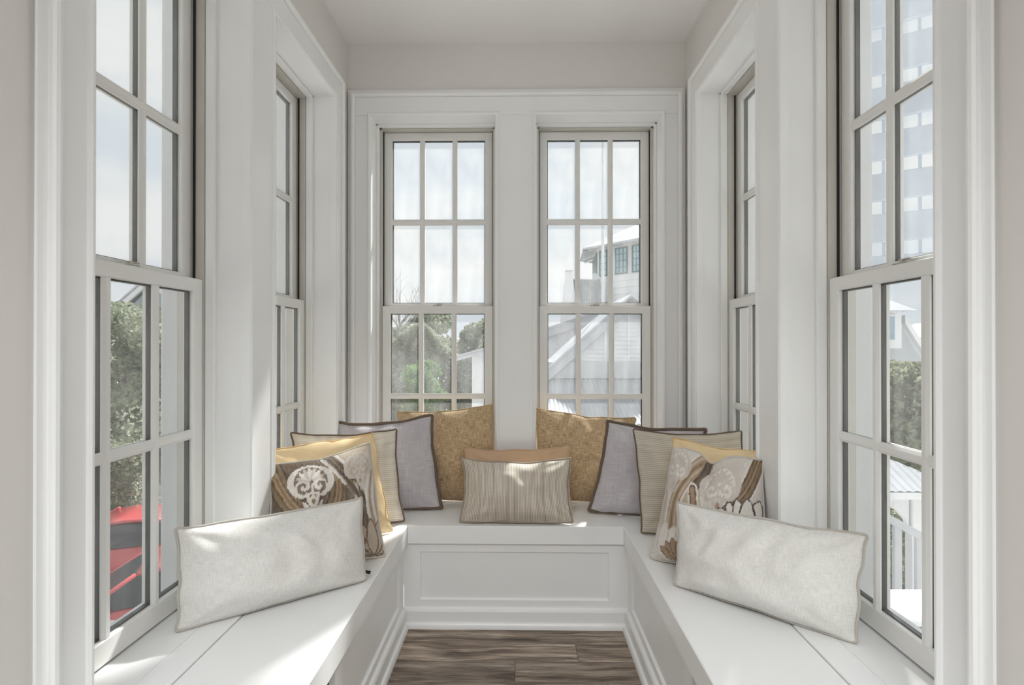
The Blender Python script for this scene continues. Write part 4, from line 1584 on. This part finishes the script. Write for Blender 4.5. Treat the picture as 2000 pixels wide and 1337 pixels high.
# white cottage corner in the left back window
lc = empty('garden_house', (-0.2, 10.5, GROUND))
tag(lc, 'white clapboard corner of a small house with a grey eave in the left back window', 'house')
o_ = Vector((-0.2, 10.5, GROUND))
c0 = CW(922, 700, 10.5)
e0, e1 = CW(886, 699, 10.5), CW(960, 679, 10.5)
s3 = (e1.z - e0.z) / (e1.x - e0.x)
xr = c0.x + 0.72
m = MB()
ez = lambda x: e0.z + (x - e0.x) * s3 - 0.06
m.prism([(c0.x, 0), (xr, 0), (xr, ez(xr)), (c0.x, ez(c0.x))], 'y', 0, 1.2)
m.build('wall_core', M['ext_white'], lc)
boards(lc, 'siding_board', M['ext_white'], -0.004, 1.2, ez(c0.x), 0.15, lambda z: c0.x, lambda z: xr)
m = MB()
m.prism([(e0.x, e0.z), (xr, ez(xr) + 0.06), (xr, ez(xr) - 0.02), (e0.x, e0.z - 0.07)], 'y', -0.35, 1.15)
m.build('eave', M['ext_trim'], lc)
m = MB()
m.prism([(e0.x - 0.02, e0.z + 0.03), (xr, ez(xr) + 0.10), (xr, ez(xr) + 0.06), (e0.x - 0.02, e0.z)], 'y', -0.4, 1.2)
m.build('roof_slope', M['roof_metal'], lc)

# chimney stack tapering upward, with the metal roofed house beside it
ch = empty('chimney', (1.9, 20.5, GROUND))
tag(ch, 'tall tapering white stucco chimney left of the round tower', 'chimney')
o_ = Vector((1.9, 20.5, GROUND))
t0, t1 = CW(1105, 531, 20.5), CW(1117, 531, 20.5)
q0, q1 = CW(1093, 650, 20.5), CW(1130, 650, 20.5)
k = q0.z
gx0 = q0.x + (q0.x - t0.x) / (t0.z - q0.z) * k
gx1 = q1.x + (q1.x - t1.x) / (t1.z - q1.z) * k
d0, d1 = 0.3, 0.9
MB().add([(gx0, -d1 / 2, 0), (gx1, -d1 / 2, 0), (gx1, d1 / 2, 0), (gx0, d1 / 2, 0), (t0.x, -d0 / 2, t0.z), (t1.x, -d0 / 2, t0.z), (t1.x, d0 / 2, t0.z), (t0.x, d0 / 2, t0.z)],
         [(0, 3, 2, 1), (4, 5, 6, 7), (0, 1, 5, 4), (1, 2, 6, 5), (2, 3, 7, 6), (3, 0, 4, 7)]).build('stack', M['ext_white'], ch)
MB().bbox(t0.x - 0.02, t1.x + 0.02, -d0 / 2 - 0.02, d0 / 2 + 0.02, t0.z, t0.z + 0.05, 0.01).build('cap', M['ext_trim'], ch)

mr = empty('metal_roof_house', (2.7, 22.5, GROUND))
tag(mr, 'house with a ribbed grey metal roof between the chimney and the tower', 'house')
o_ = Vector((2.7, 22.5, GROUND))
r0, r1 = CW(1112, 545, 24), CW(1172, 545, 24)
f0, f1 = CW(1116, 590, 22.2), CW(1178, 590, 22.2)
m = MB()
m.add([], [])
nu = 120
vs_, fs_ = [], []
for i in range(nu + 1):
    f = i / nu
    a = 0.03 * math.cos(2 * pi * i / 6)
    p, q = f0.lerp(f1, f), r0.lerp(r1, f)
    vs_ += [p + Vector((0, -a * 0.6, a)), q + Vector((0, -a * 0.6, a))]
for i in range(nu):
    fs_.append((2 * i, 2 * i + 2, 2 * i + 3, 2 * i + 1))
m.add(vs_, fs_)
m.build('ribbed_roof', M['shingle'], mr, True)
MB().box(f0.x, f1.x, f0.y + 0.1, f0.y + 3.0, 0, f0.z - 0.05).build('wall_core', M['ext_white'], mr)
cp = CW(1162, 545, 24)
MB().bbox(cp.x - 0.12, cp.x + 0.12, cp.y - 0.12, cp.y + 0.12, cp.z - 0.6, cp.z + 0.25, 0.02).build('flue', M['ext_trim'], mr)

# flagpole
fp0 = PX(1177.5, 672, 14.5)
fpo = empty('flagpole', (fp0.x, 14.5, GROUND))
tag(fpo, 'slender white flagpole rising in front of the round tower', 'flagpole')
MB().tube([(0, 0, 0), (0, 0, 4.0), (0, 0, 8.5), (0, 0, 11.5)], [0.055, 0.05, 0.036, 0.02], 10).build('pole', M['pole'], fpo, True)
MB().tube([(0, 0, 0), (0, 0, 0.2)], 0.16, 12).build('base', M['pole'], fpo)

# round (eight sided) lookout tower
TY = 26.0
tw_c = PX(1300, 672, TY)
tw = empty('lookout_tower', (tw_c.x, TY, GROUND))
tag(tw, 'eight sided white lookout tower with a band of windows under a hipped roof', 'tower')
o_ = Vector((tw_c.x, TY, GROUND))
TR_ = 3.65
ROT = math.radians(-90 - 4)
def oct_pt(r, k, z):
    a = ROT + (k + 0.5) * pi / 4
    return Vector((r * math.cos(a), r * math.sin(a), z))
zw0 = CW(1235, 528, TY - 3.3).z      # window sill
zw1 = CW(1235, 474, TY - 3.3).z      # window head
zev = CW(1150, 490, TY - 0.6).z      # eave
m = MB()
vs_ = [oct_pt(TR_, k, 0) for k in range(8)] + [oct_pt(TR_, k, zev + 0.35) for k in range(8)]
m.add(vs_, [tuple(range(8, 16))] + [(k, (k + 1) % 8, 8 + (k + 1) % 8, 8 + k) for k in range(8)])
m.build('wall_core', M['ext_white'], tw)
z = zw0 - 4.2
while z < zw0 - 0.05:
    zt = min(z + 0.30, zw0 - 0.02)
    m = MB()
    vs_ = [oct_pt(TR_ + 0.06, k, z) for k in range(8)] + [oct_pt(TR_ + 0.012, k, zt) for k in range(8)] + [oct_pt(TR_ + 0.005, k, z) for k in range(8)]
    m.add(vs_, [(k, (k + 1) % 8, 8 + (k + 1) % 8, 8 + k) for k in range(8)] + [(16 + k, 16 + (k + 1) % 8, (k + 1) % 8, k) for k in range(8)])
    m.build('shingle_course', M['ext_white'], tw)
    z = zt
ap_z = zev + 2.0
m = MB()
RE = TR_ + 0.75
vs_ = [oct_pt(RE, k, zev) for k in range(8)] + [Vector((0, 0, ap_z))] + [oct_pt(RE, k, zev - 0.10) for k in range(8)]
m.add(vs_, [(k, (k + 1) % 8, 8) for k in range(8)] + [(9 + k, 9 + (k + 1) % 8, (k + 1) % 8, k) for k in range(8)])
m.build('hip_roof', M['roof_metal'], tw)
m = MB()
vs_ = [oct_pt(RE - 0.05, k, zev - 0.05) for k in range(8)] + [oct_pt(TR_ - 0.1, k, zev + 0.22) for k in range(8)]
m.add(vs_, [(k, 8 + k, 8 + (k + 1) % 8, (k + 1) % 8) for k in range(8)])
m.build('soffit', M['ext_dark'], tw)
for k in range(8):
    a, b_ = oct_pt(RE - 0.04, k, zev - 0.13), oct_pt(RE - 0.04, (k + 1) % 8, zev - 0.13)
    c, d = oct_pt(TR_, k, zev + 0.1), oct_pt(TR_, (k + 1) % 8, zev + 0.1)
    for i in range(5):
        f = (i + 0.5) / 5
        MB().tube([a.lerp(b_, f), c.lerp(d, f)], 0.055, 4).build('rafter_tail', M['ext_trim'], tw)
for k in range(8):
    a, b_ = oct_pt(TR_, k, 0), oct_pt(TR_, (k + 1) % 8, 0)
    mid = (a + b_) / 2
    if mid.y > 0.8:
        continue
    tdir = (b_ - a).normalized()
    nn = Vector((mid.x, mid.y, 0)).normalized()
    Lf = (b_ - a).length
    for j in range(3):
        cx = Lf * ((j + 0.5) / 3)
        w = Lf / 3 * 0.72

        def fp(u, z, d):
            p = a + tdir * (cx + u) + nn * d
            return (p.x, p.y, z)

        def fbox(b, u0, u1, z0, z1, d0, d1):
            b.add([fp(u0, z0, d0), fp(u1, z0, d0), fp(u1, z0, d1), fp(u0, z0, d1), fp(u0, z1, d0), fp(u1, z1, d0), fp(u1, z1, d1), fp(u0, z1, d1)],
                  [(0, 3, 2, 1), (4, 5, 6, 7), (0, 1, 5, 4), (1, 2, 6, 5), (2, 3, 7, 6), (3, 0, 4, 7)])
        g = MB()
        fbox(g, -w / 2, -w / 2 + 0.05, zw0, zw1, 0.0, 0.07)
        fbox(g, w / 2 - 0.05, w / 2, zw0, zw1, 0.0, 0.07)
        fbox(g, -w / 2, w / 2, zw0, zw0 + 0.05, 0.0, 0.07)
        fbox(g, -w / 2, w / 2, zw1 - 0.05, zw1, 0.0, 0.07)
        for i in (1, 2):
            u = -w / 2 + w * i / 3
            fbox(g, u - 0.014, u + 0.014, zw0, zw1, 0.02, 0.06)
        for i in (1, 2, 3):
            z = zw0 + (zw1 - zw0) * i / 4
            fbox(g, -w / 2, w / 2, z - 0.014, z + 0.014, 0.02, 0.06)
        fr = g.build('tower_window', M['ext_teal'], tw)
        g = MB()
        fbox(g, -w / 2 + 0.04, w / 2 - 0.04, zw0 + 0.04, zw1 - 0.04, 0.015, 0.03)
        g.build('pane', M['ext_glass'], fr)

# blue grey gabled house beyond the left trees
bh = empty('blue_house', (-17.8, 26.0, GROUND))
tag(bh, 'blue grey gabled house with white rakes above the trees in the near left window', 'house')
o_ = Vector((-17.8, 26.0, GROUND))
a = CW(243, 603, 26); b_ = CW(300, 553, 26)
hw = b_.x - a.x
m = MB()
m.prism([(a.x + 0.2, 0), (b_.x + hw, 0), (b_.x + hw, a.z), (b_.x, b_.z), (a.x + 0.2, a.z)], 'y', 0, 6)
m.build('gable_core', M['bluegrey'], bh)
for sg in (-1, 1):
    m = MB()
    m.prism([(b_.x, b_.z + 0.25), (b_.x + sg * (hw + 0.3), a.z), (b_.x + sg * (hw + 0.3), a.z - 0.28), (b_.x, b_.z - 0.05)], 'y', -0.35, -0.22)
    m.build('rake_board', M['ext_white'], bh)
    m = MB()
    m.prism([(b_.x, b_.z + 0.36), (b_.x + sg * (hw + 0.35), a.z + 0.1), (b_.x + sg * (hw + 0.35), a.z), (b_.x, b_.z + 0.25)], 'y', -0.4, 6)
    m.build('roof_slope', M['shingle'], bh)
m = MB()
l0, l1 = CW(196, 612, 26), CW(214, 572, 28)
m.add([l0, (a.x + 0.3, l0.y, l0.z), (a.x + 0.3 + hw * 0.7, l1.y + 1, b_.z - 0.3), (l1.x, l1.y + 1, b_.z - 0.3)], [(0, 1, 2, 3)])
m.add([(l0.x, l0.y, l0.z - 0.2), (a.x + 0.3, l0.y, l0.z - 0.2), (a.x + 0.3, l0.y, l0.z), (l0.x, l0.y, l0.z)], [(0, 1, 2, 3)])
m.build('side_roof', M['shingle'], bh)
MB().box(l0.x + 0.5, a.x + 0.3, l0.y + 0.6, l0.y + 4, 0, l0.z - 0.1).build('side_wall', M['bluegrey'], bh)

# house with a dormer through the near right window
dh = empty('dormer_house', (18.0, 26.0, GROUND))
tag(dh, 'pale house with a hooded dormer window in the near right window', 'house')
o_ = Vector((18.0, 26.0, GROUND))
e = CW(1761, 607, 26)
dw0, dw1 = CW(1700, 668, 26), CW(1761, 668, 26)
MB().box(dw0.x, dw1.x, 0, 3.0, dw1.z - 0.3, e.z).build('dormer_wall', M['ext_white'], dh)
g0, g1_ = CW(1716, 663, 26), CW(1744, 618, 26)
g = MB().box(g0.x - 0.1, g1_.x + 0.1, -0.10, 0.0, g0.z - 0.1, g1_.z + 0.1).build('dormer_window', M['ext_white'], dh)
MB().box(g0.x, g1_.x, -0.13, -0.09, g0.z, g1_.z).build('pane', M['bluegrey'], g)
m = MB()
ce_ = (dw0.x + dw1.x) / 2
ro = CW(1778, 607, 26)
hx = ro.x - ce_
m.add([(ce_ - hx, -0.5, e.z), (ce_ + hx, -0.5, e.z), (ce_ + hx, 3.5, e.z), (ce_ - hx, 3.5, e.z), (ce_ - hx * .35, 0.9, e.z + 0.75), (ce_ + hx * .35, 0.9, e.z + 0.75), (ce_ + hx * .35, 2.2, e.z + 0.75), (ce_ - hx * .35, 2.2, e.z + 0.75)],
      [(0, 3, 2, 1), (4, 5, 6, 7), (0, 1, 5, 4), (1, 2, 6, 5), (2, 3, 7, 6), (3, 0, 4, 7)])
m.build('dormer_roof', M['roof_metal'], dh)
s0, s1 = CW(1757, 622, 26.6), CW(1800, 690, 26.6)
m = MB()
sl = (s1.z - s0.z) / (s1.x - s0.x)
m.prism([(dw0.x - 2.5, 0), (s1.x + 2, 0), (s1.x + 2, s1.z + 2 * sl), (s0.x, s0.z), (dw0.x - 2.5, s0.z)], 'y', 0.6, 6)
m.build('gable_core', M['ext_trim'], dh)
m = MB()
m.prism([(s0.x, s0.z + 0.15), (s1.x + 2, s1.z + 2 * sl + 0.15), (s1.x + 2, s1.z + 2 * sl - 0.25), (s0.x, s0.z - 0.25)], 'y', 0.2, 0.5)
m.build('rake_board', M['ext_white'], dh)

rh = empty('red_roof_house', (30.0, 42.0, GROUND))
tag(rh, 'distant white house with a faded red roof beside the dormer', 'house')
o_ = Vector((30.0, 42.0, GROUND))
z0_ = CW(1800, 668, 42).z
x0_ = CW(1786, 668, 42).x
MB().box(x0_ + 0.9, x0_ + 6, 0, 4, 0, z0_).build('wall_core', M['ext_white'], rh)
m = MB()
m.prism([(x0_, z0_), (x0_ + 6.5, z0_), (x0_ + 5.5, z0_ + 0.9), (x0_ + 0.4, z0_ + 0.9)], 'y', -0.4, 4.4)
m.build('roof_slope', M['redroof'], rh)
rh2 = empty('gable_house', (28.5, 33.5, GROUND))
tag(rh2, 'white gabled house at the right edge of the near right window', 'house')
o_ = Vector((28.5, 33.5, GROUND))
z0_ = CW(1830, 655, 33.5).z
x0_ = CW(1818, 655, 33.5).x
MB().box(x0_, x0_ + 4, 0, 4, 0, z0_).build('wall_core', M['ext_white'], rh2)
boards(rh2, 'siding_board', M['ext_white'], -0.01, z0_ - 3.5, z0_ - 0.1, 0.25, lambda z: x0_, lambda z: x0_ + 4, 0.04)
m = MB()
m.prism([(x0_ - 0.3, z0_ - 0.1), (x0_ + 4.3, z0_ - 0.1), (x0_ + 2, z0_ + 0.9)], 'y', -0.3, 4)
m.build('roof_slope', M['roof_metal'], rh2)

# pavilion with corrugated hipped roof
pv = empty('pavilion', (3.8, 8.0, GROUND))
tag(pv, 'white pavilion with a corrugated hipped metal roof in the near right window', 'pavilion')
o_ = Vector((3.8, 8.0, GROUND))
ez_ = PX(1780, 957, 6.5).z - GROUND
hx = 1.55
rise = 0.75
for k in range(4):
    m = MB()
    sl_ = math.hypot(hx, rise)
    corrugated(m, (-hx, -hx, ez_), (1, 0, 0), (0, hx, rise), 2 * hx, sl_, 0.10, 0.010, clip=lambda u: sl_ * (1 - abs(u - hx) / hx))
    o = m.build('corrugated_roof', M['roof_metal'], pv, True)
    o.rotation_euler = (0, 0, k * pi / 2)
m = MB()
for (x0_, x1_, y0_, y1_) in ((-hx, hx, -hx, -hx + 0.04), (-hx, hx, hx - 0.04, hx), (-hx, -hx + 0.04, -hx, hx), (hx - 0.04, hx, -hx, hx)):
    m.box(x0_, x1_, y0_, y1_, ez_ - 0.10, ez_ - 0.015)
m.build('fascia', M['ext_white'], pv)
for sx in (-1, 1):
    for sy in (-1, 1):
        MB().bbox(sx * 1.18 - 0.07, sx * 1.18 + 0.07, sy * 1.18 - 0.07, sy * 1.18 + 0.07, 0, ez_ - 0.1, 0.01).build('post', M['ext_white'], pv)
    m = MB()
    arc = [(-1.1, -0.10), (1.1, -0.10), (1.1, -0.62)] + [(1.1 - (1 - math.cos(a)) * 0.5, -0.62 + math.sin(a) * 0.4) for a in np.linspace(0.2, pi / 2, 6)] + \
          [(-1.1 + (1 - math.cos(a)) * 0.5, -0.62 + math.sin(a) * 0.4) for a in np.linspace(pi / 2, 0.2, 6)] + [(-1.1, -0.62)]
    m.prism([(x, ez_ + z) for (x, z) in arc], 'y', sx * 1.18 - 0.03, sx * 1.18 + 0.03)
    m.build('arched_brace', M['ext_white'], pv)

# balcony deck outside the right wall, with the stair rail beyond
bk = MB().bbox(XR + TH + 0.03, 4.6, -1.0, 2.86, -0.14, -0.02, 0.01).build('balcony_deck', M['ext_white'])
tag(bk, 'flat white balcony deck just outside the near right window', 'deck')
for (px_, py_) in ((1.3, 2.7), (4.4, 2.7)):
    pass
dp = empty('stair_railing', (3.2, 4.5, GROUND))
tag(dp, 'pale sloping stair railing with balusters beyond the white balcony deck', 'railing')
o_ = Vector((3.2, 4.5, GROUND))
ra, rb = CW(1660, 962, 4.5), CW(1900, 1094, 4.5)
dv = (rb - ra)
m = MB()
m.prism([(ra.x, ra.z), (rb.x, rb.z), (rb.x, rb.z - 0.07), (ra.x, ra.z - 0.07)], 'y', -0.035, 0.035)
m.build('top_rail', M['ext_trim'], dp)
m = MB()
m.prism([(ra.x, ra.z - 0.82), (rb.x, rb.z - 0.82), (rb.x, rb.z - 0.87), (ra.x, ra.z - 0.87)], 'y', -0.025, 0.025)
m.build('bottom_rail', M['ext_trim'], dp)
for i in range(6):
    f = (i + 0.3) / 6
    p = ra + dv * f
    w = 0.03 if i % 2 == 0 else 0.018
    MB().bbox(p.x - w, p.x + w, -0.02, 0.02, 0.0, p.z - 0.04, 0.003).build('baluster', M['ext_trim'], dp)

# slatted screen of the outside stair tower, hung high beside the near right window
sc = empty('slatted_screen', (4.02, 3.36, GROUND))
tag(sc, 'tall blue grey slatted screen high outside the near right window', 'screen')
o_ = Vector((4.02, 3.36, GROUND))
mid = Vector((3.0, 4.0, 0))
dd = Vector((-0.85, 0.53, 0)).normalized()
pn = Vector((dd.y, -dd.x, 0))
ang = math.atan2(dd.y, dd.x)


def sbox(name, mat, s0, s1, z0, z1, d0, d1, bev=0.004):
    b = MB().bbox(s0, s1, d0, d1, z0 - GROUND, z1 - GROUND, bev)
    off = mid - Vector((o_.x, o_.y, 0))
    c, s = math.cos(ang), math.sin(ang)
    b.v = [(off.x + x * c - y * s, off.y + x * s + y * c, z) for (x, y, z) in b.v]
    return b.build(name, mat, sc)


gaps = [480, 396, 314, 232, 140, 45, -45]
zs_ = [PX(1795, g, 4.0).z for g in gaps]
gh = 0.052
for i, z in enumerate(zs_[:-1]):
    sbox('slat', M['slat'], -1.15, 0.95, z + gh, zs_[i + 1] - gh, -0.02, 0.02)
sbox('slat', M['slat'], -1.15, 0.95, zs_[0] - gh - 0.09, zs_[0] - gh, -0.02, 0.02)
for i in range(19):
    s = -1.1 + i * 0.112
    sbox('upright', M['slat'], s - 0.011, s + 0.011, zs_[0] - gh - 0.09, zs_[-1] - gh, -0.05, -0.022, 0.002)
sbox('corner_post', M['ext_white'], -1.28, -1.15, GROUND, zs_[-1] + 0.2, -0.06, 0.06, 0.01)
